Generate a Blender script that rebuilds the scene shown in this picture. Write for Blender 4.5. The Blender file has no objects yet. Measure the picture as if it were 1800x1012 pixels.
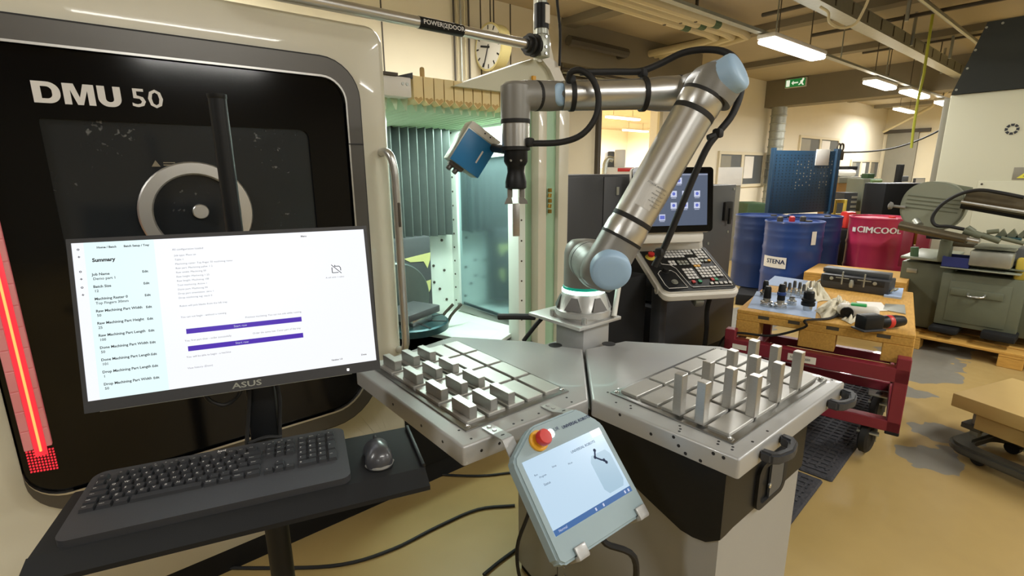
import bpy, bmesh, math, random
from mathutils import Vector as V, Matrix as MX
sc = bpy.context.scene
COL = sc.collection
random.seed(7)
PI = math.pi
# ---------------------------------------------------------------- camera, world, exposure
CAM_H, PITCH, ROLL, YAW = 1.55, math.radians(13.05), math.radians(0.45), math.radians(50.6)
F_PX, CX, CY = 880.0, 900.0, 506.0
fh = V((math.cos(YAW), math.sin(YAW), 0)); UP = V((0, 0, 1)); rt = fh.cross(UP)
FWD = math.cos(PITCH) * fh - math.sin(PITCH) * UP
u0 = rt.cross(FWD)
EX = math.cos(ROLL) * rt - math.sin(ROLL) * u0
EY = -math.cos(ROLL) * u0 - math.sin(ROLL) * rt
ORG = V((0, 0, CAM_H))
cam_data = bpy.data.cameras.new('camera'); cam = bpy.data.objects.new('camera', cam_data); COL.objects.link(cam)
cm = MX((EX, -EY, -FWD)).transposed().to_4x4(); cm.translation = ORG
cam.matrix_world = cm
cam_data.sensor_width = 36.0; cam_data.lens = F_PX / 1800.0 * 36.0
cam_data.clip_start = 0.02; cam_data.clip_end = 200
sc.camera = cam
w = bpy.data.worlds.new('world'); sc.world = w; w.use_nodes = True
w.node_tree.nodes['Background'].inputs[0].default_value = (0.9, 0.95, 1.0, 1)
w.node_tree.nodes['Background'].inputs[1].default_value = 0.05
sc.view_settings.view_transform = 'Standard'; sc.view_settings.look = 'None'
sc.view_settings.gamma = 1.0; sc.view_settings.use_curve_mapping = False
sc.view_settings.exposure = 0.04
LAMP_COL = (1.0, 0.985, 0.935)
LAMP_W = 72.0          # watts of each ceiling fixture
# survey helpers: a photo point on a known real plane -> world point
def ray(x, y): return FWD + EX * ((x - CX) / F_PX) + EY * ((y - CY) / F_PX)
def uz(x, y, z): d = ray(x, y); return ORG + d * ((z - CAM_H) / d.z)
def uy(x, y, Y): d = ray(x, y); return ORG + d * (Y / d.y)
def ux(x, y, X): d = ray(x, y); return ORG + d * (X / d.x)
def ud(x, y, dep): return ORG + ray(x, y) * dep
# ---------------------------------------------------------------- materials
MATS = {}
def lin(c): return tuple(((v / 12.92) if v <= 0.04045 else ((v + 0.055) / 1.055) ** 2.4) for v in c)
def hexc(h): return lin(tuple(int(h[i:i+2], 16) / 255 for i in (0, 2, 4)))
def mat(name, col, rough=0.5, metal=0.0, var=0.06, scale=8.0, bump=0.0, bscale=60.0, emit=None, es=0.0, coat=0.0, stretch=None, col2=None, aniso=0.0, spec=0.5):
    m = bpy.data.materials.new(name); m.use_nodes = True
    nt = m.node_tree; N = nt.nodes; L = nt.links
    b = N['Principled BSDF']
    if isinstance(col, str): col = hexc(col)
    if isinstance(col2, str): col2 = hexc(col2)
    tc = N.new('ShaderNodeTexCoord'); src = tc.outputs['Object']
    if stretch:
        mp = N.new('ShaderNodeMapping'); mp.inputs['Scale'].default_value = stretch
        L.new(src, mp.inputs[0]); src = mp.outputs[0]
    nz = N.new('ShaderNodeTexNoise'); nz.inputs['Scale'].default_value = scale; nz.inputs['Detail'].default_value = 4
    L.new(src, nz.inputs['Vector'])
    mix = N.new('ShaderNodeMix'); mix.data_type = 'RGBA'
    lo = tuple(max(0, c * (1 - var)) for c in col); hi = tuple(min(1, c * (1 + var)) for c in (col2 or col))
    mix.inputs[6].default_value = (*lo, 1); mix.inputs[7].default_value = (*hi, 1)
    L.new(nz.outputs['Fac'], mix.inputs[0]); L.new(mix.outputs[2], b.inputs['Base Color'])
    b.inputs['Roughness'].default_value = rough; b.inputs['Metallic'].default_value = metal
    b.inputs['Coat Weight'].default_value = coat; b.inputs['Specular IOR Level'].default_value = spec
    if aniso: b.inputs['Anisotropic'].default_value = aniso
    if bump:
        nb = N.new('ShaderNodeTexNoise'); nb.inputs['Scale'].default_value = bscale; nb.inputs['Detail'].default_value = 3
        L.new(src, nb.inputs['Vector'])
        bp = N.new('ShaderNodeBump'); bp.inputs['Strength'].default_value = bump; bp.inputs['Distance'].default_value = 0.01
        L.new(nb.outputs['Fac'], bp.inputs['Height']); L.new(bp.outputs[0], b.inputs['Normal'])
    if emit is not None:
        if isinstance(emit, str): emit = hexc(emit)
        b.inputs['Emission Color'].default_value = (*emit, 1); b.inputs['Emission Strength'].default_value = es
    MATS[name] = m
    return m
# ---------------------------------------------------------------- mesh builder
class MB:
    def __init__(s): s.bm = bmesh.new()
    def _x(s, vs, M):
        if M is not None: bmesh.ops.transform(s.bm, matrix=M, verts=vs)
    def box(s, lo, hi, bev=0.0, M=None, seg=2):
        lo = V(lo); hi = V(hi)
        r = bmesh.ops.create_cube(s.bm, size=1.0)
        vs = r['verts']
        d = hi - lo
        for v in vs: v.co = V((lo[i] + (v.co[i] + 0.5) * d[i] for i in range(3)))
        if bev > 0:
            bev = min(bev, 0.49 * min(abs(x) for x in d))
            es = list({e for v in vs for e in v.link_edges})
            rr = bmesh.ops.bevel(s.bm, geom=es, offset=bev, segments=seg, affect='EDGES', profile=0.5)
            vs = list({v for f in rr['faces'] for v in f.verts} | {v for v in vs if v.is_valid})
        s._x(vs, M); return s
    def cbox(s, c, size, bev=0.0, M=None, seg=2):
        c = V(c); h = V(size) / 2
        return s.box(c - h, c + h, bev, M, seg)
    def poly(s, pts):
        vs = [s.bm.verts.new(p) for p in pts]; s.bm.faces.new(vs); return s
    def prism(s, pts, d):
        """polygon (3D points, planar) extruded by vector d"""
        d = V(d); n = len(pts)
        a = [s.bm.verts.new(V(p)) for p in pts]; b = [s.bm.verts.new(V(p) + d) for p in pts]
        f1 = s.bm.faces.new(a); f2 = s.bm.faces.new(b[::-1])
        for i in range(n): s.bm.faces.new((a[i], b[i], b[(i+1) % n], a[(i+1) % n]))
        return s
    def ringprism(s, o, i, d):
        d = V(d); n = len(o)
        A = [s.bm.verts.new(V(p)) for p in o]; B = [s.bm.verts.new(V(p)) for p in i]
        C = [s.bm.verts.new(V(p) + d) for p in o]; D = [s.bm.verts.new(V(p) + d) for p in i]
        for k in range(n):
            j = (k + 1) % n
            s.bm.faces.new((A[k], A[j], B[j], B[k])); s.bm.faces.new((C[j], C[k], D[k], D[j]))
            s.bm.faces.new((A[j], A[k], C[k], C[j])); s.bm.faces.new((B[k], B[j], D[j], D[k]))
        return s
    def lathe(s, prof, p0, ax, seg=24, close=False):
        """profile [(r, t)] around the axis from p0 along ax"""
        p0 = V(p0); ax = V(ax).normalized()
        a = ax.orthogonal().normalized(); b = ax.cross(a)
        rings = []
        for r, t in prof:
            if r <= 1e-6: rings.append([s.bm.verts.new(p0 + ax * t)])
            else: rings.append([s.bm.verts.new(p0 + ax * t + (a * math.cos(2*PI*k/seg) + b * math.sin(2*PI*k/seg)) * r) for k in range(seg)])
        def face(vs):
            try: s.bm.faces.new(vs)
            except ValueError: pass
        prs = list(zip(rings[:-1], rings[1:]))
        if close: prs.append((rings[-1], rings[0]))
        for A, B in prs:
            for k in range(seg):
                j = (k + 1) % seg
                if len(A) == 1 and len(B) == 1: continue
                if len(A) == 1: face((A[0], B[k], B[j]))
                elif len(B) == 1: face((A[k], B[0], A[j]))
                else: face((A[k], B[k], B[j], A[j]))
        if not close:
            if len(rings[0]) > 1: face(rings[0][::-1])
            if len(rings[-1]) > 1: face(rings[-1])
        return s
    def cyl(s, p0, p1, r, r1=None, seg=20):
        p0 = V(p0); p1 = V(p1); L = (p1 - p0).length
        return s.lathe([(r, 0), (r if r1 is None else r1, L)], p0, p1 - p0, seg)
    def disc(s, p0, ax, r, th, seg=24, ch=0.15):
        c = th * ch
        return s.lathe([(r, 0), (r, th - c), (r - c, th)], p0, ax, seg)
    def tube(s, pts, r, seg=8, smooth=4, cap=True):
        pts = [V(p) for p in pts]
        if smooth > 1 and len(pts) > 2:
            P = [pts[0] * 2 - pts[1]] + pts + [pts[-1] * 2 - pts[-2]]
            out = []
            for i in range(1, len(P) - 2):
                for k in range(smooth):
                    t = k / smooth
                    a, b, c, d = P[i-1], P[i], P[i+1], P[i+2]
                    out.append(0.5 * ((2*b) + (c - a) * t + (2*a - 5*b + 4*c - d) * t*t + (3*b - a - 3*c + d) * t**3))
            out.append(pts[-1]); pts = out
        n = None; rings = []
        for i, p in enumerate(pts):
            t = (pts[min(i+1, len(pts)-1)] - pts[max(i-1, 0)])
            t = t.normalized() if t.length > 1e-9 else V((0, 0, 1))
            if n is None: n = t.orthogonal().normalized()
            n = (n - t * n.dot(t))
            n = n.normalized() if n.length > 1e-6 else t.orthogonal().normalized()
            b = t.cross(n)
            rr = r[i] if isinstance(r, (list, tuple)) and smooth <= 1 else (r if not isinstance(r, (list, tuple)) else r[0])
            rings.append([s.bm.verts.new(p + (n * math.cos(2*PI*k/seg) + b * math.sin(2*PI*k/seg)) * rr) for k in range(seg)])
        for A, B in zip(rings[:-1], rings[1:]):
            for k in range(seg):
                j = (k + 1) % seg; s.bm.faces.new((A[k], A[j], B[j], B[k]))
        if cap:
            s.bm.faces.new(rings[0][::-1]); s.bm.faces.new(rings[-1])
        return s
    def mesh(s, me, M=None):
        n0 = len(s.bm.verts); s.bm.from_mesh(me); s.bm.verts.ensure_lookup_table()
        s._x(list(s.bm.verts)[n0:], M); return s
    def build(s, name, m, parent=None, ang=35):
        bmesh.ops.recalc_face_normals(s.bm, faces=s.bm.faces[:])
        me = bpy.data.meshes.new(name); s.bm.to_mesh(me); s.bm.free()
        o = bpy.data.objects.new(name, me); COL.objects.link(o)
        if m is not None: me.materials.append(MATS[m] if isinstance(m, str) else m)
        for p in me.polygons: p.use_smooth = True
        me.set_sharp_from_angle(angle=math.radians(ang))
        if parent is not None:
            me.transform(WM[parent.name].inverted()); o.parent = parent; WM[o.name] = WM[parent.name]
        else:
            WM[o.name] = MX.Identity(4)
        return o
WM = {}
def thing(name, label, cat, loc=(0, 0, 0), rz=0.0, group=None):
    o = bpy.data.objects.new(name, None); COL.objects.link(o); o.empty_display_size = 0.1
    o.location = loc; o.rotation_euler = (0, 0, rz)
    WM[o.name] = MX.Translation(V(loc)) @ MX.Rotation(rz, 4, 'Z')
    o['label'] = label; o['category'] = cat
    if group: o['group'] = group
    return o
def tag(o, label, cat, group=None):
    """a thing that is one mesh: move its origin to the middle of its base"""
    me = o.data
    xs = [v.co for v in me.vertices]
    c = V(((min(p.x for p in xs) + max(p.x for p in xs)) / 2, (min(p.y for p in xs) + max(p.y for p in xs)) / 2, min(p.z for p in xs)))
    me.transform(MX.Translation(-c)); o.location = c; WM[o.name] = MX.Translation(c)
    o['label'] = label; o['category'] = cat
    if group: o['group'] = group
    return o
def stuff(o): o['kind'] = 'stuff'; return o
def struct(o): o['kind'] = 'structure'; return o
def copy_tree(o, parent=None):
    c = o.copy(); COL.objects.link(c)
    if parent is not None: c.parent = parent
    WM[c.name] = WM[o.name]
    for ch in list(o.children): copy_tree(ch, c)
    return c
def frame(c, xd, yd):
    """matrix with local x, y along xd, yd and z = x cross y"""
    xd = V(xd).normalized(); yd = V(yd); yd = (yd - xd * yd.dot(xd)).normalized(); z = xd.cross(yd)
    M = MX((xd, yd, z)).transposed().to_4x4(); M.translation = V(c); return M
def rrect(x0, y0, x1, y1, r, n=5):
    out = []
    rs = r if isinstance(r, (list, tuple)) else (r,) * 4      # bl, br, tr, tl
    for (cx, cy, a0), q in zip(((x0, y0, PI), (x1, y0, 1.5*PI), (x1, y1, 0), (x0, y1, .5*PI)), rs):
        sx = 1 if cx == x0 else -1; sy = 1 if cy == y0 else -1
        for k in range(n + 1):
            a = a0 + k / n * PI / 2
            out.append((cx + sx * q + q * math.cos(a), cy + sy * q + q * math.sin(a)))
    return out
TXT = {}
def text_mesh(s, size, bold=0.0, align='LEFT', ext=0.0, spacing=1.0, shear=0.0):
    c = bpy.data.curves.new('txt', 'FONT'); c.body = s; c.size = size; c.offset = bold; c.extrude = ext
    c.align_x = align; c.align_y = 'CENTER'; c.resolution_u = 2; c.space_character = spacing; c.shear = shear
    o = bpy.data.objects.new('txt', c); COL.objects.link(o)
    dg = bpy.context.evaluated_depsgraph_get()
    me = bpy.data.meshes.new_from_object(o.evaluated_get(dg))
    bpy.data.objects.remove(o); bpy.data.curves.remove(c)
    return me
def put_text(mb, s, size, M, x=0, y=0, sx=1.0, **k):
    me = text_mesh(s, size, **k)
    mb.mesh(me, M @ MX.Translation((x, y, 0)) @ MX.Diagonal((sx, 1, 1, 1))); bpy.data.meshes.remove(me)
# ---------------------------------------------------------------- materials in use
mat('cream_paint', 'd3cfbc', 0.34, var=0.03, coat=0.25)
mat('cream_wall', 'dbd2b8', 0.8, var=0.05, scale=2)
mat('white_wall', 'e6dfcb', 0.8, var=0.04, scale=2)
mat('ceiling_board', 'ada188', 0.9, var=0.08, scale=1.5)
mat('concrete_beam', '837b68', 0.85, var=0.06, scale=3)
mat('zinc', 'a9aca3', 0.42, 0.75, var=0.15, scale=20)
mat('dark_pipe', '4a443a', 0.6, 0.2)
mat('cream_pipe', 'c9bd97', 0.5, var=0.04)
mat('black_gloss', '08090b', 0.10, var=0.1, spec=0.35)
mat('black_plastic', '131517', 0.45, var=0.1, bump=0.05, bscale=400, spec=0.3)
mat('black_matte', '161718', 0.7, var=0.1, spec=0.3)
mat('black_rubber', '141414', 0.65, var=0.1)
mat('trim_grey', '5d5b58', 0.35, 0.55, var=0.05)
mat('brushed_steel', 'cbcbc8', 0.32, 0.88, var=0.08, scale=120, stretch=(1, 1, 30))
mat('pad_aluminium', 'b4b3ae', 0.42, 0.55, var=0.05, scale=30)
mat('cast_aluminium', 'c8c8c5', 0.38, 0.55, var=0.06, scale=40)
mat('aluminium', '8f8f8c', 0.32, 0.9, var=0.08, scale=60, stretch=(1, 8, 8))
mat('raw_aluminium', 'b9b8b4', 0.36, 0.85, var=0.12, scale=90, stretch=(1, 1, 6))
mat('silver_paint', 'a8a9a8', 0.38, 0.25, var=0.05, scale=3, coat=0.15)
mat('cabinet_silver', '9d9e9c', 0.42, 0.15, var=0.05, scale=3)
mat('robot_grey', '85847f', 0.42, 0.25, var=0.05, scale=6)
mat('cap_blue', '9dbcd8', 0.45, var=0.03)
mat('text_white', 'dcdad6', 0.5, var=0.02)
mat('text_black', '1c1c1e', 0.6, var=0.02)
mat('text_blue', '1c2f55', 0.6, var=0.02)
mat('blue_cover', '1f74ab', 0.4, var=0.06)
mat('white_plastic', 'dcd9d0', 0.4, var=0.03)
mat('anthracite', '34363a', 0.5, var=0.08, bump=0.05, bscale=200)
mat('dark_grey_panel', '4b4e50', 0.5, var=0.06)
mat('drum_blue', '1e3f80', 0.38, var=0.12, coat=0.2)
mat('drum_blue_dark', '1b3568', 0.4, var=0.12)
mat('drum_pink', 'b02e50', 0.4, var=0.06, coat=0.2)
mat('peg_blue', '1d3e58', 0.5, var=0.08)
mat('wood_pallet', 'b98a3c', 0.75, var=0.22, scale=14, stretch=(1, 6, 6), bump=0.15, bscale=30, col2='c99d4d')
mat('wood_old', '9a7d4a', 0.8, var=0.25, scale=12, stretch=(1, 6, 6), bump=0.15, bscale=30)
mat('maroon', '7a1f30', 0.42, var=0.08, coat=0.2)
mat('saw_green', '5f6452', 0.5, var=0.1, scale=12)
mat('saw_light', '858a7a', 0.45, var=0.06)
mat('saw_tube', '5a5240', 0.4, 0.5, var=0.3, scale=15)
mat('bolt_zinc', 'c9cbc9', 0.25, 0.9)
mat('paper_blue', 'a8bcdc', 0.8, var=0.05)
mat('paper_white', 'e6e3dc', 0.8, var=0.05)
mat('cloth_white', 'd8d2bc', 0.9, var=0.06, bump=0.3, bscale=120)
mat('carton', '9b7443', 0.85, var=0.08)
mat('green_drawer', '8fae7c', 0.5, var=0.06)
mat('green_dark', '3f5a3c', 0.6, var=0.1)
mat('yellow_step', 'd2bb4f', 0.5, var=0.05)
mat('red_plastic', 'c22f2a', 0.4, var=0.05)
mat('orange_yellow', 'e0a52a', 0.45, var=0.05)
mat('lift_tan', 'b69b62', 0.5, var=0.06, scale=5)
mat('lift_dark', '54534d', 0.4, 0.4, var=0.2)
mat('pendant_grey', '8fa3aa', 0.5, var=0.04)
mat('annex_wall', 'f2ecdc', 0.8, var=0.03, scale=2)
mat('rubber_mat', '35353a', 0.8, var=0.2, bump=0.9, bscale=55)
mat('inner_white', 'dfe8df', 0.35, var=0.04, scale=5)
mat('inner_green', '9fc3a4', 0.45, var=0.06)  # green cast of the machine's inside lighting put into the base colour
mat('slat_grey', '59625f', 0.35, 0.3, var=0.12, scale=20)
mat('slat_dark', '4d5653', 0.45, 0.3, var=0.1)
mat('mirror_pane', 'a9c2c8', 0.16, 0.85, var=0.06, scale=5)
mat('fold_cream', 'ead9a6', 0.6, var=0.10, scale=18, col2='dfc78c')
mat('rust', 'bd9f66', 0.8, var=0.3, scale=30)
mat('fold_green', 'b9cfae', 0.5, var=0.08)  # greenish work light on the folds painted into their colour
mat('blue_bin', '26306c', 0.5)
mat('key_black', '292a2d', 0.5, var=0.05)
mat('board_black', '36373a', 0.5, var=0.06, bump=0.04, bscale=500)
mat('mouse_grey', '3a3b3f', 0.32, var=0.05, coat=0.3)
mat('glow_white', 'ffffff', 0.5, emit=(1.0, 0.97, 0.90), es=9.0, var=0)
mat('glow_screen', '060606', 0.25, emit=(0.93, 0.95, 1.0), es=1.0, var=0)
mat('glow_pane', '060606', 0.25, emit=(0.80, 0.965, 0.985), es=1.0, var=0)
mat('glow_purple', '060606', 0.25, emit=(0.09, 0.03, 0.52), es=0.8, var=0)
mat('glow_tablet', '060606', 0.25, emit=(0.52, 0.70, 0.86), es=0.95, var=0)
mat('glow_tablet_dim', '060606', 0.25, emit=(0.38, 0.56, 0.70), es=0.9, var=0)
mat('glow_tablet_blue', '060606', 0.25, emit=(0.05, 0.16, 0.42), es=0.8, var=0)
mat('glow_cnc', '060606', 0.25, emit=(0.10, 0.13, 0.20), es=0.8, var=0)
mat('glow_icon', '060606', 0.25, emit=(0.62, 0.66, 0.85), es=0.9, var=0)
mat('glow_icon_blue', '060606', 0.25, emit=(0.12, 0.16, 0.60), es=0.9, var=0)
mat('glow_red', 'ff2030', 0.4, emit=(0.85, 0.05, 0.08), es=0.55, var=0)
mat('glow_core', 'ff9040', 0.4, emit=(1.0, 0.30, 0.09), es=1.6, var=0)
mat('glow_teal', '80ffe0', 0.4, emit=(0.20, 1.0, 0.75), es=2.0, var=0)
mat('glow_cyan', 'c8ffee', 0.4, emit=(0.60, 1.0, 0.88), es=6.0, var=0)
mat('screen_ink', '30343c', 0.6, var=0)
mat('screen_ink_pale', '8a8f98', 0.6, var=0)
mat('sign_green', '1f7a3c', 0.5, emit=hexc('1f7a3c'), es=0.5, var=0)
mat('sign_white', 'f0f4ea', 0.5, emit=(0.9, 1.0, 0.85), es=0.6, var=0)
mat('strap_yellow', 'c9cf4a', 0.6)
mat('machine_white', 'c6c5ae', 0.5, var=0.03, scale=1)
mat('machine_black', '202522', 0.55, var=0.08, scale=2)
mat('window_dark', '5c6266', 0.3)
mat('door_grey', '8d8a7c', 0.5)
mat('spot_yellow', 'e6e04a', 0.6, var=0.1)
mat('teal_dark', '24464a', 0.35, 0.4, var=0.2)
def glass_mat(name, tint, transp, rough=0.03, base='101214'):
    m = bpy.data.materials.new(name); m.use_nodes = True; nt = m.node_tree; N = nt.nodes; L = nt.links
    b = N['Principled BSDF']; b.inputs['Base Color'].default_value = (*hexc(base), 1); b.inputs['Roughness'].default_value = rough
    t = N.new('ShaderNodeBsdfTransparent'); t.inputs[0].default_value = (*tint, 1)
    mx = N.new('ShaderNodeMixShader'); nz = N.new('ShaderNodeTexNoise'); nz.inputs['Scale'].default_value = 3.0
    mr = N.new('ShaderNodeMapRange'); mr.inputs[3].default_value = transp - 0.08; mr.inputs[4].default_value = transp + 0.08
    tc = N.new('ShaderNodeTexCoord'); L.new(tc.outputs['Object'], nz.inputs['Vector'])
    vz = N.new('ShaderNodeTexNoise'); vz.inputs['Scale'].default_value = 60.0; vz.inputs['Detail'].default_value = 2; L.new(tc.outputs['Object'], vz.inputs['Vector'])
    sz = N.new('ShaderNodeTexNoise'); sz.inputs['Scale'].default_value = 5.0; L.new(tc.outputs['Object'], sz.inputs['Vector'])
    ms_ = N.new('ShaderNodeMath'); ms_.operation = 'MULTIPLY'; L.new(vz.outputs['Fac'], ms_.inputs[0]); L.new(sz.outputs['Fac'], ms_.inputs[1])
    rp = N.new('ShaderNodeValToRGB'); rp.color_ramp.elements[0].position = .40; rp.color_ramp.elements[1].position = .46
    rp.color_ramp.elements[0].color = (*hexc(base), 1); rp.color_ramp.elements[1].color = (.16, .165, .16, 1)
    L.new(ms_.outputs[0], rp.inputs[0]); L.new(rp.outputs[0], b.inputs['Base Color'])
    L.new(nz.outputs['Fac'], mr.inputs[0]); L.new(mr.outputs[0], mx.inputs[0])
    L.new(b.outputs[0], mx.inputs[1]); L.new(t.outputs[0], mx.inputs[2]); L.new(mx.outputs[0], N['Material Output'].inputs[0])
    MATS[name] = m
glass_mat('door_glass', (0.5, 0.55, 0.6), 0.10, rough=0.12, base='26292c')
glass_mat('side_glass', (0.75, 0.9, 0.95), 0.45, base='6f8a94', rough=0.08)
# floor: tan epoxy with bare grey patches where the coating has worn off
def floor_material():
    m = bpy.data.materials.new('epoxy_floor'); m.use_nodes = True; nt = m.node_tree; N = nt.nodes; L = nt.links
    b = N['Principled BSDF']; b.inputs['Roughness'].default_value = 0.42
    tc = N.new('ShaderNodeTexCoord')
    n1 = N.new('ShaderNodeTexNoise'); n1.inputs['Scale'].default_value = 0.9; n1.inputs['Detail'].default_value = 5
    L.new(tc.outputs['Object'], n1.inputs['Vector'])
    cr = N.new('ShaderNodeValToRGB'); cr.color_ramp.elements[0].color = (*hexc('9b8350'), 1); cr.color_ramp.elements[1].color = (*hexc('b49b66'), 1)
    cr.color_ramp.elements[0].position = 0.3; cr.color_ramp.elements[1].position = 0.72
    L.new(n1.outputs['Fac'], cr.inputs[0])
    n2 = N.new('ShaderNodeTexNoise'); n2.inputs['Scale'].default_value = 3.2; n2.inputs['Detail'].default_value = 3
    L.new(tc.outputs['Object'], n2.inputs['Vector'])
    wv = N.new('ShaderNodeVectorMath'); wv.operation = 'MULTIPLY_ADD'; wv.inputs[1].default_value = (0.55, 0.55, 0); wv.inputs[2].default_value = (-0.275, -0.275, 0)
    L.new(n2.outputs['Color'], wv.inputs[0])
    ad = N.new('ShaderNodeVectorMath'); L.new(tc.outputs['Object'], ad.inputs[0]); L.new(wv.outputs[0], ad.inputs[1])
    acc = None
    for (x, y, r) in FLOOR_SPOTS:
        ds = N.new('ShaderNodeVectorMath'); ds.operation = 'DISTANCE'; ds.inputs[1].default_value = (x, y, 0); L.new(ad.outputs[0], ds.inputs[0])
        lt = N.new('ShaderNodeMath'); lt.operation = 'LESS_THAN'; lt.inputs[1].default_value = r; L.new(ds.outputs['Value'], lt.inputs[0])
        if acc is None: acc = lt
        else:
            mx = N.new('ShaderNodeMath'); mx.operation = 'MAXIMUM'; L.new(acc.outputs[0], mx.inputs[0]); L.new(lt.outputs[0], mx.inputs[1]); acc = mx
    mix = N.new('ShaderNodeMix'); mix.data_type = 'RGBA'; mix.inputs[7].default_value = (*hexc('7d7a70'), 1)
    L.new(acc.outputs[0], mix.inputs[0]); L.new(cr.outputs[0], mix.inputs[6]); L.new(mix.outputs[2], b.inputs['Base Color'])
    n3 = N.new('ShaderNodeTexNoise'); n3.inputs['Scale'].default_value = 14; L.new(tc.outputs['Object'], n3.inputs['Vector'])
    mr = N.new('ShaderNodeMapRange'); mr.inputs[3].default_value = 0.34; mr.inputs[4].default_value = 0.55
    L.new(n3.outputs['Fac'], mr.inputs[0]); L.new(mr.outputs[0], b.inputs['Roughness'])
    MATS['epoxy_floor'] = m
FLOOR_SPOTS = [(*uz(1660, 760, 0).xy, 0.17), (*uz(1645, 800, 0).xy, 0.14), (*uz(1625, 655, 0).xy, 0.2), (*uz(1605, 690, 0).xy, 0.16), (*uz(1640, 610, 0).xy, 0.22), (*uz(1290, 560, 0).xy, 0.5), (*uz(1620, 630, 0).xy, 0.25)]
floor_material()
# ---------------------------------------------------------------- the hall
HC = 3.62                                   # ceiling height
def slab(name, lo, hi, m): return struct(MB().box(lo, hi).build(name, m))
slab('floor', (-7, -8, -0.1), (24, 19, 0.0), 'epoxy_floor')
slab('ceiling', (-7, -8, HC), (24, 19, HC + 0.1), 'ceiling_board')
wb = slab('wall_back', (-7, 5.4, 0), (5.35, 6.2, HC), 'cream_wall')
slab('wall_back.002', (5.35, 6.0, 0), (6.80, 6.2, HC), 'cream_wall')
slab('wall_back.001', (8.62, 6.0, 0), (22.5, 6.2, HC), 'white_wall')
slab('wall_right', (22.4, -8, 0), (22.6, 6.0, HC), 'cream_wall')
slab('wall_annex', (5.0, 17.5, 0), (24, 17.7, HC), 'annex_wall')
slab('wall_annex.001', (22.4, 6.2, 0), (22.6, 17.5, HC), 'annex_wall')
slab('wall_annex.002', (4.8, 6.2, 0), (5.0, 17.5, HC), 'annex_wall')
slab('wall_left', (-7.1, -8, 0), (-6.9, 6.2, HC), 'concrete_beam')
slab('wall_front', (-7, -8.1, 0), (24, -7.9, HC), 'concrete_beam')
slab('trim_1', (6.80, 5.93, 0), (6.88, 6.02, HC), 'dark_pipe')        # dark edge of the opening
slab('trim_2', (8.60, 5.97, 0), (8.70, 6.02, HC), 'cream_pipe')
# downstand beam across the hall, with its end column
slab('trim_3', (12.9, -8, 3.02), (13.35, 6.0, HC), 'concrete_beam')
slab('trim_4', (5.36, 5.4, 3.05), (9.0, 6.0, HC), 'concrete_beam')
# joints of the wall panels, recessed strips (thin dark seams)
for k, px in enumerate((672, 845, 862, 868, 897)):
    x = uy(px, 60, 5.4).x
    MBs = MB().box((x - 0.007, 5.393, 1.8), (x + 0.007, 5.41, HC)); so = MBs.build('panel_seam', 'dark_pipe', wb)
# transverse ceiling ribs
for k, x in enumerate((5.4, 7.9, 10.4, 15.5, 18.0, 20.5)):
    slab('trim_%d' % (5 + k), (x, -7.9, HC - 0.1), (x + 0.22, 5.9, HC + 0.02), 'concrete_beam')
# windows in the long wall
def wall_window(n, x0, x1, z0, z1, nm, glass='window_dark', mull=2):
    o = struct(MB().ringprism([(x0, 5.95, z0), (x1, 5.95, z0), (x1, 5.95, z1), (x0, 5.95, z1)], [(x0 + .07, 5.95, z0 + .07), (x1 - .07, 5.95, z0 + .07), (x1 - .07, 5.95, z1 - .07), (x0 + .07, 5.95, z1 - .07)], (0, 0.08, 0)).build('window_%d' % n, 'cream_wall'))
    wdt = (x1 - x0) / mull
    for k in range(mull):
        MB().box((x0 + wdt * k + 0.04, 5.975, z0 + .05), (x0 + wdt * (k + 1) - 0.04, 5.99, z1 - .05)).build('pane', glass, o)
        if k: MB().box((x0 + wdt * k - 0.06, 5.955, z0), (x0 + wdt * k + 0.06, 6.0, z1)).build('mullion', 'cream_wall', o)
        MB().box((x0 + wdt * k + 0.1, 5.96, z0 + (z1 - z0) * .25), (x0 + wdt * k + 0.5 * wdt, 5.985, z1 - .1)).build('notice', 'paper_white' if k % 2 else 'door_grey', o)
    return o
wall_window(1, 10.9, 14.2, 1.15, 1.97, 'a', mull=3)
wall_window(2, 15.1, 18.0, 1.55, 2.47, 'b', mull=2)
wall_window(3, 19.3, 22.2, 1.2, 1.86, 'c', mull=3)
# sliding door in the end wall
d1 = ux(1562, 235, 22.4); d2 = ux(1618, 228, 22.4)
do = struct(MB().box((22.33, d2.y, 0), (22.4, d1.y, d1.z)).build('door_1', 'door_grey'))
MB().box((22.28, d2.y - .3, d1.z), (22.4, d1.y + .3, d1.z + .12)).build('door_rail', 'dark_pipe', do)
MB().box((22.3, d2.y, 0), (22.36, d2.y + .5, d1.z)).build('door_leaf', 'door_grey', do)
# ---------------------------------------------------------------- ceiling lamps
def lamp(x, y, z, L, label, on=1.0, rz=0.0):
    t = thing('ceiling_lamp', label, 'lamp', (x, y, z), rz, 'fluorescent ceiling lamps')
    M = WM[t.name]
    MB().box((-L/2, -0.10, 0.0), (L/2, 0.10, 0.05), 0.015, M).build('housing', 'white_plastic', t)
    MB().box((-L/2 + .01, -0.095, -0.05), (L/2 - .01, 0.095, 0.0), 0.03, M).build('diffuser', 'glow_white', t)
    ld = bpy.data.lights.new('tube_light', 'AREA'); ld.shape = 'RECTANGLE'; ld.size = L - .1; ld.size_y = 0.17
    ld.energy = LAMP_W * on; ld.color = LAMP_COL
    lo = bpy.data.objects.new('tube_light', ld); COL.objects.link(lo); lo.parent = t; lo.location = (0, 0, -0.06)
    hb = MB()
    for sx in (-1, 1): hb.cyl((sx * L * .3, 0, 0.065), (sx * L * .3, 0, HC - z + .005), 0.006, seg=6)
    bmesh.ops.transform(hb.bm, matrix=M, verts=hb.bm.verts[:]); hb.build('hanger', 'dark_pipe', t)
    return t
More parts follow.
